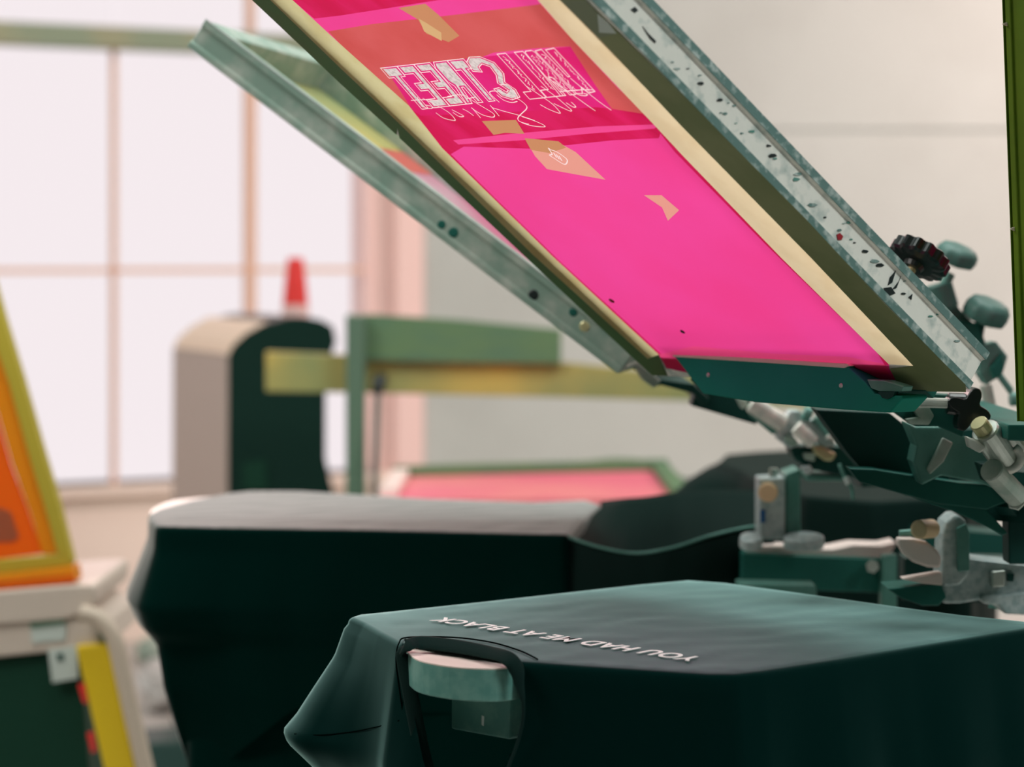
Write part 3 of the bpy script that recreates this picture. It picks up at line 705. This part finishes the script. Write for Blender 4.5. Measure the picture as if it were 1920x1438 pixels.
# arm of the left pallet
slab([(1392, 1038), (1660, 1050), (1660, 1112), (1390, 1102)], 2.62, .06, 'pallet_arm', M['dteal'], car)
slab([(1400, 1024), (1560, 1030), (1600, 1022), (1655, 1024), (1682, 1018), (1664, 1048), (1560, 1046), (1400, 1037)], 2.64, .05, 'arm_top_plate', M['pale'], car)
slab([(1656, 1042), (1682, 1040), (1682, 1140), (1652, 1140)], 2.60, .02, 'end_bracket', M['teal'], car)
cyl(P(1636, 1062, 2.60), P(1636, 1062, 2.625), .008, 'bolt', M['chrome'], car, 6)
MB().beam(P(1690, 1080, 2.68), HUB + V((0, 0, .89)), .05, .05).build('pallet_arm', M['blacksteel'], car)
slab([(1385, 1094), (1530, 1098), (1532, 1118), (1385, 1114)], 2.55, .04, 'arm_gusset', M['teal'], car)
# registration block on that arm
rblk = slab([(1424, 898), (1472, 896), (1472, 1012), (1424, 1012)], 2.60, .05, 'registration_block', M['cast'], car, .002)
slab([(1473, 890), (1500, 880), (1502, 1012), (1473, 1012)], 2.605, .06, 'registration_cheek', M['teal'], car)
cyl(P(1450, 898, 2.62), P(1450, 878, 2.62), .005, 'bolt', M['chrome'], car, 8)
cyl(P(1440, 923, 2.585), P(1440, 923, 2.60), .0115, 'stop_button', M['creamplastic'], rblk, 20, .8)
slab([(1426, 956), (1435, 956), (1435, 980), (1426, 980)], 2.598, .002, 'tape_flag', M['blue'], rblk, 0)
for xa, xb in ((1386, 1430), (1468, 1546)):
    c = [(xa + (xb - xa) * (.5 + .5 * math.cos(t * math.pi / 8)), 1014 - 13 * math.sin(t * math.pi / 8) * (1 if t < 9 else .8)) for t in range(16)]
    MB().prism([P(x, 1026 + (y - 1014) * .9, 2.59 + (1014 - y) * .0012) for x, y in c], (0, 0, .012)).build('flange', M['cast'], car, bevel=.002)
# bracket of the front pallet
lpost = slab([(1768, 1002), (1774, 980), (1788, 968), (1800, 966), (1810, 976), (1815, 992), (1817, 1078), (1800, 1098), (1766, 1100)], 2.26, .045, 'lock_post', M['cast'], car, .003)
slab([(1794, 990), (1812, 982), (1818, 1000), (1818, 1070), (1796, 1072)], 2.255, .004, 'lock_post_side', M['teal'], car, .001)
cyl(P(1748, 991, 2.25), P(1722, 993, 2.23), .0095, 'stop_button', M['creamplastic'], lpost, 20, .75)
cyl(P(1686, 1001, 2.26), P(1724, 998, 2.26), .004, 'adjuster_rod', M['teal'], car, 12)
slab([(1684, 1010), (1712, 1010), (1740, 1018), (1758, 1032), (1766, 1046), (1764, 1066), (1740, 1064), (1712, 1054), (1696, 1040), (1686, 1024)], 2.24, .02, 'lock_jaw', M['pale'], car, .003)
slab([(1692, 1086), (1730, 1080), (1767, 1074), (1767, 1098), (1730, 1094)], 2.245, .02, 'lock_tongue', M['pale'], car, .001)
slab([(1664, 1104), (1764, 1094), (1775, 1120), (1760, 1136), (1730, 1136), (1690, 1122)], 2.25, .05, 'bracket_foot', M['dteal'], car)
bcast = slab([(1766, 1066), (1820, 1048), (1925, 1060), (2020, 1072), (2040, 1120), (1925, 1112), (1860, 1122), (1800, 1132), (1768, 1132)], 2.27, .05, 'bracket_casting', M['cast'], car, .003)
slab([(1840, 1120), (1925, 1108), (2020, 1110), (2020, 1160), (1925, 1154), (1884, 1152), (1872, 1136), (1842, 1132)], 2.262, .05, 'bracket_lug', M['cast'], car, .003)
slab([(1860, 1072), (1886, 1070), (1884, 1100), (1860, 1102)], 2.262, .008, 'hex_socket', M['chrome'], bcast)
slab([(1890, 1076), (1902, 1076), (1900, 1090), (1890, 1090)], 2.264, .006, 'slot', M['blacksteel'], bcast, 0)
MB().beam(P(1900, 1105, 2.31), HUB + V((0, 0, .885)), .06, .045).build('pallet_arm', M['teal'], car)
MB().beam(P(1640, 1010, 3.1), HUB + V((0, 0, .90)), .05, .05).build('pallet_arm', M['blacksteel'], car)

# print head that carries the pink screen
h1 = thing('print_head', HUB + V((0, 0, 1.09)), 'dark green print head clamping the pink screen with black knobs', 'print head', None)
cl_q = sc_o + sc_b * .10 + sc_a * .035 - sc_n * .004
cl_n = sc_b.cross(V((0, 0, 1))).normalized()
def C(px, py): return on_plane(px, py, cl_q, cl_n)
bk = V((-cl_n.x, -cl_n.y, 0)) * (1 if cl_n.y < 0 else -1)
cplate = MB().prism([C(x, y) for x, y in [(1264, 668), (1590, 688), (1622, 716), (1640, 738), (1690, 742), (1692, 748), (1668, 774), (1580, 768), (1413, 754), (1318, 738)]], bk * .03).build('clamp_plate', M['clampteal'], h1, bevel=.0012)
MB().prism([C(x, y) - bk * .001 for x, y in [(1263, 662), (1590, 682), (1594, 686), (1584, 690), (1263, 669)]], bk * .03).build('clamp_lip', M['pale'], h1, bevel=.0005)
MB().prism([C(x, y) - bk * .0008 for x, y in [(1626, 711), (1660, 713), (1695, 724), (1692, 734), (1650, 734), (1634, 728)]], bk * .012).build('clamp_rim', M['teal'], h1, bevel=.001)
MB().prism([C(x, y) - bk * .0012 for x, y in [(1648, 735), (1680, 734), (1676, 743), (1666, 748), (1656, 746)]], bk * .004).build('slot', M['blacksteel'], h1)
for px, py in ((1328, 703), (1577, 723)):
    MB().lathe(C(px, py), -bk, [(0, .0024), (.001, .0018)], 10).build('rivet', M['aluedge'], cplate)
# upper jaw lying on the frame's hub-end rail
MB().prism([uv(.06, -.01) + sc_n * (SH + .001), uv(.40, -.01) + sc_n * (SH + .001), uv(.40, .055) + sc_n * (SH + .001), uv(.06, .055) + sc_n * (SH + .001)], sc_n * .006).build('upper_jaw', M['dteal'], h1, bevel=.001)
MB().prism([uv(.06, -.014) - sc_n * .001, uv(.40, -.014) - sc_n * .001, uv(.40, -.002) - sc_n * .001, uv(.06, -.002) - sc_n * .001], sc_n * (SH + .008)).build('back_plate', M['dteal'], h1, bevel=.001)
# head arm
slab([(1530, 768), (1668, 774), (1700, 800), (1770, 880), (1806, 930), (1700, 930), (1640, 908), (1590, 850)], 2.20, .05, 'head_arm', M['blacksteel'], h1)
slab([(1700, 792), (1716, 800), (1788, 800), (1812, 822), (1905, 908), (1896, 930), (1838, 905), (1766, 892), (1728, 910), (1712, 866), (1718, 836)], 2.14, .035, 'hinge_arm', M['teal'], h1, .002)
slab([(1768, 820), (1788, 830), (1770, 866), (1744, 890), (1738, 880), (1754, 850)], 2.135, .006, 'hinge_rib', M['alugrey'], h1)
slab([(1592, 878), (1640, 880), (1800, 906), (1886, 912), (1892, 940), (1850, 956), (1760, 945), (1690, 926), (1612, 904)], 2.17, .03, 'channel_bar', M['dteal'], h1)
slab([(1690, 925), (1760, 942), (1850, 955), (1890, 1000), (1880, 1004), (1830, 978), (1790, 960), (1745, 945)], 2.19, .02, 'gusset', M['dteal'], h1)
slab([(1694, 742), (1712, 736), (1820, 744), (1806, 820), (1760, 800), (1716, 800), (1672, 768)], 2.10, .03, 'clamp_body', M['dteal'], h1)
slab([(1710, 764), (1742, 762), (1752, 780), (1742, 797), (1706, 796), (1698, 786), (1722, 782)], 2.09, .012, 'lock_nut', M['alugrey'], h1)
cyl(P(1704, 754, 2.08), P(1776, 756, 2.08), .0048, 'clamp_stud', M['chrome'], h1, 14)
MB().beam(P(1880, 930, 2.2), HUB + V((0, 0, 1.06)), .06, .05).build('head_arm', M['blacksteel'], h1)
MB().beam(P(1885, 925, 2.19), P(1960, 1010, 2.25), .02, .03).build('link', M['blacksteel'], h1)
cyl(P(1905, 940, 2.15), P(1905, 940, 2.17), .009, 'hex_nut', M['chrome'], h1, 6)
slab([(1890, 930), (1960, 930), (1960, 1058), (1892, 1058)], 2.20, .03, 'drop_link', M['blacksteel'], h1)
# black four-lobed knob
k = P(1813, 766, 2.085); kx = V((1, 0, 0)); kz = V((0, 0, 1)); pts = []
for i in range(48):
    th = 2 * math.pi * i / 48; r = .0130 * (1 + .42 * math.cos(4 * (th - 1.17))) + .003
    pts.append(k + V((math.cos(th) * r, -.012, math.sin(th) * r)))
kb = MB().prism(pts, (0, .022, 0)).build('clamp_knob', M['blackplastic'], h1, bevel=.003, seg=3)
MB().lathe(P(1776, 756, 2.085), (1, 0, -.1), [(0, .010), (.016, .011)], 16).build('knob_boss', M['blackplastic'], kb, bevel=.001)
# scalloped knob with its stud above the right rail
kp = P(1707, 509, 2.13)
def scallop(c, ax, r, h, m, parent, n=14, name='scalloped_knob'):
    return MB().lathe(c, ax, [(0, r * .62), (.001, r * .9), (h * .2, r), (h * .85, r), (h, r * .86), (h + .001, r * .5)], n * 6, n, .055).build(name, m, parent)
skn = scallop(kp + sc_n * .008 + sc_b * .002, sc_n, .0285, .016, M['blackplastic'], h1)
MB().lathe(kp - sc_n * .016, sc_n, [(0, .0045), (.034, .0045)], 14).build('stud', M['brass'], skn)
MB().lathe(kp + sc_n * .003, sc_n, [(0, .009), (.006, .011)], 18).build('knob_collar', M['blackplastic'], skn)
# spring cylinder at the lower right
cyl(P(1846, 806, 2.06), P(1884, 862, 2.08), .0135, 'spring_housing', M['chrome'], h1, 24)
cyl(P(1834, 792, 2.055), P(1846, 808, 2.06), .0085, 'end_cap', M['brass'], h1, 18)
MB().tube([P(1884 + 30 * math.cos(t), 858 + 24 * math.sin(t), 2.07) for t in [-.9 + .2 * i for i in range(15)]], .0042, 8).build('retaining_ring', M['bright'], h1, smooth=True)
slab([(1812, 818), (1834, 826), (1850, 840), (1838, 850), (1816, 838)], 2.05, .012, 'lug', M['bright'], h1)
cyl(P(1858, 880, 2.06), P(1906, 930, 2.1), .011, 'shock_rod', M['alugrey'], h1, 18)
slab([(1838, 870), (1880, 868), (1900, 900), (1850, 905)], 2.09, .03, 'rod_seat', M['blacksteel'], h1)
cyl(P(1880, 800, 2.12), P(1960, 900, 2.14), .008, 'guide_rod', M['chrome'], h1, 14)

# print head of the grey screen: chrome toggle parts
h2 = thing('print_head', HUB + V((0, 0, 1.15)), 'chrome toggle clamp head of the grey screen below the dark clamp plate', 'print head')
Y2 = 2.55
slab([(1160, 700), (1178, 672), (1196, 690), (1222, 690), (1240, 712), (1300, 720), (1330, 746), (1320, 762), (1300, 738), (1240, 722), (1232, 724), (1216, 708), (1184, 690)], 2.56, .30, 'screen_clamp', M['blacksteel'], h2)
slab([(1188, 680), (1206, 688), (1240, 714), (1226, 728), (1204, 712), (1196, 700)], 2.50, .02, 'clamp_hook', M['alugrey'], h2)
MB().beam(P(1300, 735, 2.62), P(1420, 770, 2.62), .05, .03).build('head_arm', M['blacksteel'], h2)
slab([(1380, 745), (1400, 750), (1404, 762), (1392, 768)], Y2, .02, 'pin', M['alugrey'], h2)
cyl(P(1408, 756, Y2), P(1470, 796, Y2), .0105, 'toggle_tube', M['bright'], h2)
cyl(P(1412, 766, Y2 + .01), P(1458, 804, Y2 + .01), .009, 'toggle_tube', M['teal'], h2)
slab([(1456, 812), (1482, 770), (1500, 770), (1512, 790), (1490, 800), (1484, 812), (1500, 834), (1482, 842), (1458, 824)], Y2, .03, 'toggle_block', M['cast'], h2, .002)
slab([(1474, 816), (1492, 822), (1498, 832), (1486, 838), (1472, 828)], Y2 - .004, .01, 'hex_screw', M['alugrey'], h2)
cyl(P(1506, 774, Y2 - .006), P(1520, 778, Y2 - .006), .0085, 'knurled_nut', M['teal'], h2, 12)
cyl(P(1492, 800, Y2 - .012), P(1526, 830, Y2 - .012), .0085, 'toggle_pin', M['bright'], h2)
slab([(1500, 786), (1530, 788), (1560, 810), (1566, 836), (1548, 842), (1520, 822)], Y2, .03, 'toggle_body', M['cast'], h2, .002)
cyl(P(1540, 772, Y2 - .004), P(1572, 812, Y2 - .004), .0145, 'spring_cylinder', M['teal'], h2, 22)
MB().tube([P(1562 + 16 * math.cos(t), 808 + 14 * math.sin(t), Y2 - .018) for t in [-.6 + .25 * i for i in range(13)]], .003, 8).build('spring_end', M['bright'], h2, smooth=True)
slab([(1585, 788), (1600, 792), (1632, 838), (1640, 858), (1622, 862), (1596, 820), (1594, 812)], Y2 - .02, .018, 'toggle_lever', M['cast'], h2, .002)
slab([(1524, 836), (1544, 838), (1570, 852), (1560, 866), (1546, 864), (1528, 852)], Y2 - .01, .02, 'rubber_foot', M['brass'], h2, .003)
slab([(1600, 858), (1622, 846), (1642, 874), (1630, 880), (1604, 872)], Y2 - .02, .02, 'rubber_foot', M['brass'], h2, .003)
slab([(1480, 838), (1600, 838), (1640, 880), (1600, 896), (1520, 880), (1490, 862)], Y2 + .01, .05, 'toggle_base', M['blacksteel'], h2)
slab([(1506, 850), (1530, 850), (1528, 866), (1510, 862)], Y2, .012, 'pin', M['alugrey'], h2)
slab([(1504, 878), (1520, 872), (1526, 884), (1514, 892)], Y2, .02, 'bolt', M['cast'], h2)
slab([(1510, 888), (1580, 892), (1582, 902), (1512, 902)], Y2 + .02, .05, 'ledge', M['teal'], h2)
cabl = MB().tube(smooth_line([P(1574, 870, Y2 - .03), P(1580, 886, Y2 - .03), P(1588, 902, Y2 - .03), P(1597, 916, Y2 - .03), P(1600, 936, Y2 - .03)], 5), .0019, 8).build('cable', M['teal'], h2, smooth=True)
MB().lathe(P(1588, 901, Y2 - .032), (.4, 0, -.9), [(-.004, .003), (.004, .003)], 10).build('cable_sleeve', M['aluedge'], cabl)
MB().beam(P(1600, 860, 2.62), HUB + V((0, 0, 1.07)), .07, .06).build('head_arm', M['blacksteel'], h2)
slab([(1660, 820), (1690, 806), (1716, 836), (1712, 870), (1690, 880), (1660, 850)], 2.3, .03, 'hinge_plate', M['dteal'], h2)

# third head, mostly behind the aluminium rail: blurred knobs and brackets
h3 = thing('print_head', HUB + V((0, 0, 1.2)), 'far print head with two grey-green knobs behind the aluminium rail', 'print head')
Y3 = 2.52
def gknob(px, py, ax, r, h):
    c = P(px, py, Y3); MB().lathe(c, ax, [(0, r * .6), (.002, r * .95), (h * .3, r), (h * .7, r * .98), (h, r * .8), (h + .002, r * .4)], 48, 8, .03).build('grey_knob', M['greyplastic'], h3, smooth=True)
gknob(1788, 492, (.30, -.35, .9), .024, .018); gknob(1843, 600, (.30, -.35, .9), .026, .022)
cyl(P(1760, 556, Y3), P(1782, 512, Y3), .006, 'knob_stud', M['teal'], h3)
cyl(P(1830, 650, Y3), P(1838, 604, Y3), .006, 'knob_stud', M['blacksteel'], h3)
cyl(P(1772, 580, Y3), P(1758, 532, Y3), .016, 'adjuster_body', M['greyplastic'], h3)
slab([(1740, 540), (1770, 534), (1800, 580), (1840, 620), (1870, 700), (1850, 720), (1800, 640), (1756, 580)], Y3 + .01, .03, 'adjuster_arm', M['greyplastic'], h3)
slab([(1756, 572), (1776, 568), (1774, 586), (1762, 588)], Y3 - .006, .01, 'slot', M['blacksteel'], h3)
slab([(1800, 600), (1835, 606), (1845, 640), (1830, 664), (1806, 640)], Y3 - .006, .02, 'adjuster_bracket', M['dteal'], h3)
slab([(1832, 650), (1868, 640), (1890, 668), (1880, 702), (1850, 722), (1836, 700)], Y3 + .005, .03, 'adjuster_bracket', M['teal'], h3)
slab([(1858, 690), (1880, 660), (1884, 690), (1868, 712)], Y3 - .004, .012, 'lug', M['dteal'], h3)
cyl(P(1848, 722, Y3), P(1866, 806, Y3), .007, 'link_rod', M['alugrey'], h3)
cyl(P(1874, 704, Y3), P(1896, 734, Y3), .004, 'spring', M['teal'], h3)
cyl(P(1893, 748, Y3), P(1912, 748, Y3), .008, 'pin', M['teal'], h3)
slab([(1862, 790), (1930, 796), (1960, 900), (1900, 900), (1880, 840)], Y3, .05, 'head_arm', M['dteal'], h3)
MB().beam(P(1900, 870, Y3 + .03), HUB + V((0, 0, 1.09)), .06, .05).build('head_arm', M['blacksteel'], h3)
slab([(1890, 796), (1990, 796), (1990, 830), (1890, 826)], 2.03, .46, 'screen_seat', M['dteal'], h3)

# ------------------------------------------------------------------ background
# wooden rack
rk = thing('wooden_rack', P(665, 900, 5.0) * V((1, 1, 0)) if False else V((P(665, 900, 5.0).x, 5.0, 0)), 'green and ochre plank rack with a steel post behind the screens', 'rack')
def post(px0, px1, ytop, Y, m, name='post'):
    p, q = P(px0, ytop, Y), P(px1, ytop, Y)
    return MB().prism([V((p.x, Y, 0)), V((q.x, Y, 0)), V((q.x, Y + .04, 0)), V((p.x, Y + .04, 0))], (0, 0, p.z)).build(name, m, rk, bevel=.003)
post(648, 684, 592, 4.96, M['postgreen']); post(1530, 1562, 690, 5.10, M['postgreen'])
slab([(648, 590), (700, 590), (860, 600), (1052, 618), (1052, 682), (860, 680), (700, 676), (686, 676)], 5.01, .03, 'plank', M['woodgreen'], rk)
slab([(498, 660), (700, 668), (1050, 680), (1300, 704), (1560, 722), (1560, 770), (1300, 752), (1050, 745), (700, 737), (498, 734)], 5.04, .05, 'plank', M['woodolive'], rk)
pole = thing('dark_pole', V((P(703, 900, 4.9).x, 4.9, 0)), 'thin dark pole with a knob at its top leaning by the steel post', 'pole')
MB().tube([V((P(702, 900, 4.9).x, 4.88, 0)), P(703, 860, 4.9), P(707, 735, 4.94)], .007, 10).build('shaft', M['rod'], pole, smooth=True)
MB().lathe(P(706, 738, 4.94), P(716, 702, 4.96) - P(706, 738, 4.94), [(0, .010), (.015, .016), (.035, .017), (.045, .010)], 20).build('knob', M['blackplastic'], pole, smooth=True)
# tank
tk = thing('bin', V((P(520, 900, 5.7).x, 5.7, 0)), 'tall black bin with an arched top in front of the window', 'bin')
Yt = 5.7
arch = [(430, 668), (438, 650), (462, 628), (500, 607), (540, 596), (575, 594), (604, 600), (626, 612), (632, 640)]
zfl = lambda px: V((P(px, 900, Yt).x, Yt, 0))
front = [zfl(424)] + [P(x, y, Yt) for x, y in arch] + [P(612, 700, Yt), P(612, 860, Yt), P(626, 920, Yt), zfl(630)]
back = V((-.20, .42, 0))
MB().prism(front, back).build('body', M['tank'], tk, bevel=.006)
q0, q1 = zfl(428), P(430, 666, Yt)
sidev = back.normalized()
MB().prism([q0 + V((-.003, 0, .02)), q1 + V((-.003, 0, 0)), P(462, 628, Yt) + V((-.002, 0, .004)), P(462, 628, Yt) + V((-.002, 0, .004)) + back, q1 + V((-.003, 0, 0)) + back, q0 + V((-.003, 0, .02)) + back][0:2] + [q1 + V((-.003, 0, 0)) + back, q0 + V((-.003, 0, .02)) + back], (-.004, -.002, 0)).build('lit_side', M['tankside'], tk)  # pale slab standing for the lit side of the black body
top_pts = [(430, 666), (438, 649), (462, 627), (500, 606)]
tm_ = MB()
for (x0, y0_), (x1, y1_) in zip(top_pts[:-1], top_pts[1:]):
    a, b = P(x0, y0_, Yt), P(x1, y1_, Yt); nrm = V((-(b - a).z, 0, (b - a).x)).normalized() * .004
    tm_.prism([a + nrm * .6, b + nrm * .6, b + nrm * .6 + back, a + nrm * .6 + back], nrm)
tm_.build('lit_top', M['tanktop'], tk)  # pale skin painting the light that falls on the arch
slab([(455, 868), (500, 862), (500, 920), (455, 920)], Yt - .006, .004, 'label', M['cartpanel'], tk)
cone = thing('traffic_cone', P(554, 594, Yt + .12), 'small red cone with a pale band at its foot standing on the black bin', 'cone')
cb = P(554, 593, Yt + .12)
MB().lathe(cb, (0, 0, 1), [(0, .037), (.004, .036), (.03, .0335)], 28).build('collar', M['conepale'], cone, smooth=False)
MB().lathe(cb + V((0, 0, .0301)), (0, 0, 1), [(0, .0333), (.06, .028), (.115, .0215), (.122, .019)], 28).build('cone_body', M['conered'], cone)
# pink screen lying on a table behind the pallets
tb_ = thing('worktable', V((.12, 4.75, 0)), 'low worktable behind the shirts carrying the flat pink screen', 'table')
MB().box((.12, 4.78, .765), (.34, 0, 0), (0, .30, 0), (0, 0, .012)).build('tabletop', M['rod'], tb_, bevel=.003)
for sx in (-1, 1):
    for sy in (-1, 1): MB().box((.12 + sx * .30, 4.78 + sy * .26, .376), (.02, 0, 0), (0, .02, 0), (0, 0, .376)).build('leg', M['rod'], tb_)
ls = thing('printing_screen', V((.1, 4.7, .83)), 'blurred pink screen lying flat on the table behind the shirts', 'screen')
lt = thing
fr = [P(724, 905, 4.55), P(1272, 884, 4.45)]
def lay(u, v, h=0):     # u across, v away
    a, b = V((-.27, 4.50, .779)), V((.36, 4.50, .779))
    c, d = V((-.26, 4.93, .785)), V((.34, 4.93, .800))
    return a.lerp(b, u).lerp(c.lerp(d, u), v) + V((0, 0, h))
MB().prism([lay(.0, .0), lay(1, 0), lay(1, .07), lay(0, .07)], (0, 0, .014)).build('rail', M['rose'], ls, bevel=.002)
MB().prism([lay(.0, .93), lay(1, .93), lay(1, 1), lay(0, 1)], (0, 0, .034)).build('rail', M['woodgreen'], ls, bevel=.002)
MB().prism([lay(.0, .075), lay(.06, .075), lay(.06, .925), lay(0, .925)], (0, 0, .03)).build('rail', M['pale'], ls, bevel=.002)
MB().prism([lay(.94, .075), lay(1, .075), lay(1, .925), lay(.94, .925)], (0, 0, .03)).build('rail', M['woodgreen'], ls, bevel=.002)
MB().prism([lay(.061, .076, .012), lay(.939, .076, .012), lay(.939, .924, .012), lay(.061, .924, .012)], (0, 0, .001)).build('mesh', M['rose'], ls)
cv = tag(MB().prism([P(x, y, 4.955) for x, y in [(800, 893), (900, 888), (1060, 874), (1150, 864), (1196, 865), (1262, 884), (1290, 905), (1100, 906), (900, 906), (800, 905)]], (0, .07, 0)).build('folded_cloth', M['woodgreen'], bevel=.004), 'dark green folded cloth lying on the far edge of the flat pink screen', 'cloth')

# orange screens and their cart at the left edge
Yo = 3.5
osn = thing('printing_screen', P(70, 1070, Yo), 'orange printing screen in an ochre wooden frame at the left picture edge', 'screen')
rgt_in = [(0, 690), (22, 760), (98, 1030)]
slab([(-44, 450), (-20, 500), (8, 600), (40, 706), (80, 848), (110, 948), (136, 1052), (108, 1040), (84, 955), (52, 850), (16, 720), (-12, 640), (-60, 480)], Yo, .03, 'side_rail', M['woodyellow'], osn)
slab([(-220, 1075), (0, 1050), (108, 1040), (136, 1052), (134, 1060), (0, 1076), (-220, 1100)], Yo, .03, 'bottom_rail', M['woodyellow'], osn)
slab([(-60, 485), (-12, 642), (16, 722), (52, 852), (84, 957), (108, 1038), (80, 1040), (54, 956), (22, 870), (-4, 780), (-30, 690), (-80, 520)], Yo + .008, .012, 'emulsion_edge', M['amber'], osn)
slab([(-80, 525), (-30, 692), (-4, 782), (22, 872), (54, 958), (80, 1038), (0, 1048), (-220, 1070), (-220, 525)], Yo + .014, .002, 'mesh', M['orange'], osn)
slab([(0, 952), (20, 960), (36, 1008), (24, 1016), (-20, 1018), (-20, 955)], Yo + .0125, .001, 'masking_tape', M['tan'], osn)
os2 = thing('printing_screen', P(70, 1110, Yo), 'second orange screen frame lying flat under the upright orange screen', 'screen')
slab([(-220, 1104), (0, 1079), (136, 1064), (140, 1092), (0, 1106), (-220, 1128)], Yo - .02, .06, 'rail', M['amber'], os2)
slab([(-220, 1116), (0, 1090), (139, 1078), (140, 1092), (0, 1106), (-220, 1128)], Yo - .0215, .001, 'ink_edge', M['orange'], os2)
ct = thing('screen_cart', V((P(60, 1400, Yo).x, Yo, 0)), 'off-white rolling cart with a curved tube frame and a yellow bar at lower left', 'cart')
slab([(-220, 1130), (0, 1108), (120, 1098), (172, 1096), (180, 1104), (178, 1134), (160, 1150), (120, 1162), (0, 1172), (-220, 1190)], Yo - .03, .30, 'tray', M['cartwhite'], ct, .004)
slab([(-220, 1185), (0, 1170), (120, 1160), (160, 1150), (200, 1170), (206, 1212), (140, 1216), (100, 1222), (0, 1232), (-220, 1250)], Yo - .024, .26, 'apron', M['cartwhite'], ct, .004)
tub = smooth_line([P(150, 1148, Yo - .05), P(186, 1160, Yo - .05), P(214, 1196, Yo - .05), P(230, 1260, Yo - .05), P(248, 1340, Yo - .05), P(272, 1440, Yo - .05), P(300, 1560, Yo - .05)], 8)
zbot = tub[-1]; tub = tub + [V((zbot.x + .05, zbot.y, .06))]
MB().tube(tub, .0135, 14).build('tube_frame', M['carttube'], ct, smooth=True)
e1 = P(226, 1230, Yo - .03)
MB().tube(smooth_line([P(196, 1180, Yo - .02), P(214, 1230, Yo - .02), P(232, 1330, Yo - .02), P(250, 1440, Yo - .02)], 6) , .012, 12).build('tube_frame', M['postgreen'], ct, smooth=True)
bar_t = P(141, 1212, Yo - .035); bar_t2 = P(204, 1206, Yo - .035); bb = P(194, 1440, Yo - .035); bb2 = P(252, 1440, Yo - .035)
dn = lambda p, q: p + (q - p) * (p.z - .05) / (p.z - q.z)
ybar = MB().prism([bar_t, bar_t2, dn(bar_t2, bb2), dn(bar_t, bb)], (0, .03, 0)).build('yellow_bar', M['yellow'], ct, bevel=.004)
for pts in ([(146, 1284), (158, 1280), (164, 1318), (156, 1318)], [(163, 1375), (174, 1370), (180, 1408), (172, 1412)]):
    slab(pts, Yo - .0365, .0012, 'red_patch', M['conered'], ybar, 0)
pz = [P(-220, 1252, Yo - .012), P(0, 1234, Yo - .012), P(148, 1220, Yo - .012)]
MB().prism(pz + [V((P(205, 1440, Yo - .012).x, Yo - .012, .12)), V((P(-220, 1440, Yo - .012).x, Yo - .012, .12))], (0, .22, 0)).build('panel', M['cartpanel'], ct)
clab = slab([(56, 1166), (120, 1158), (124, 1172), (122, 1200), (60, 1206)], Yo - .0265, .002, 'label', M['label'], ct, 0)
ctag = slab([(90, 1218), (144, 1212), (146, 1272), (98, 1280)], Yo - .0265, .003, 'tag', M['label'], ct, 0)
slab([(106, 1226), (118, 1225), (119, 1238), (108, 1239)], Yo - .0285, .0015, 'tag_hole', M['blacksteel'], ctag, 0)
slab([(56, 1168), (122, 1160), (122, 1170), (58, 1178)], Yo - .028, .001, 'label_stripe', M['postgreen'], clab, 0)
for px in (-150, 262):
    MB().lathe(V((P(px, 1400, Yo - .05).x - .012, Yo - .05, .05)), (1, 0, 0), [(0, .046), (.004, .05), (.02, .05), (.024, .046)], 24).build('caster', M['blackplastic'], ct)

# things on the floor by the left wall
def lumpy(name, c, rx, ry, rz, m, seed, label, cat):
    bm = bmesh.new(); bmesh.ops.create_icosphere(bm, subdivisions=4, radius=1)
    for v in bm.verts:
        d = v.co.copy(); k = 1 + .30 * noise.noise(d * 2.2 + V((seed, 0, 0))) + .12 * noise.noise(d * 6 + V((seed, 4, 0)))
        v.co = V((d.x * rx * k, d.y * ry * k, max(-.0 + rz * .02, rz + d.z * rz * k))) + V(c)
    mb = MB(); mb.bm.free(); mb.bm = bm
    return tag(mb.build(name, m), label, cat)
f = lambda px, py: V((P(px, py, F * CZ / (py - HY)).x, F * CZ / (py - HY), 0))
lumpy('crumpled_polythene', f(318, 1330), .085, .12, .075, M['plastic_sheet'], 1.0, 'crumpled pale polythene lying on the floor between the cart and the left shirt', 'plastic sheet')
lumpy('rag', f(292, 1240), .06, .08, .04, M['alugrey'], 4.0, 'grey rag on the floor near the wall, left of the draped shirt', 'rag')
lumpy('rag', f(330, 1270), .05, .05, .035, M['darkbin'], 8.0, 'dark green rag on the floor beside the pale polythene', 'rag')
tag(MB().box(f(352, 1420) + V((-.02, -.14, .045)), (.07, .02, 0), (-.02, .09, 0), (0, 0, .045)).build('storage_box', M['darkbin'], bevel=.008), 'low dark green box on the floor below the left shirt\'s hanging sleeve', 'box')
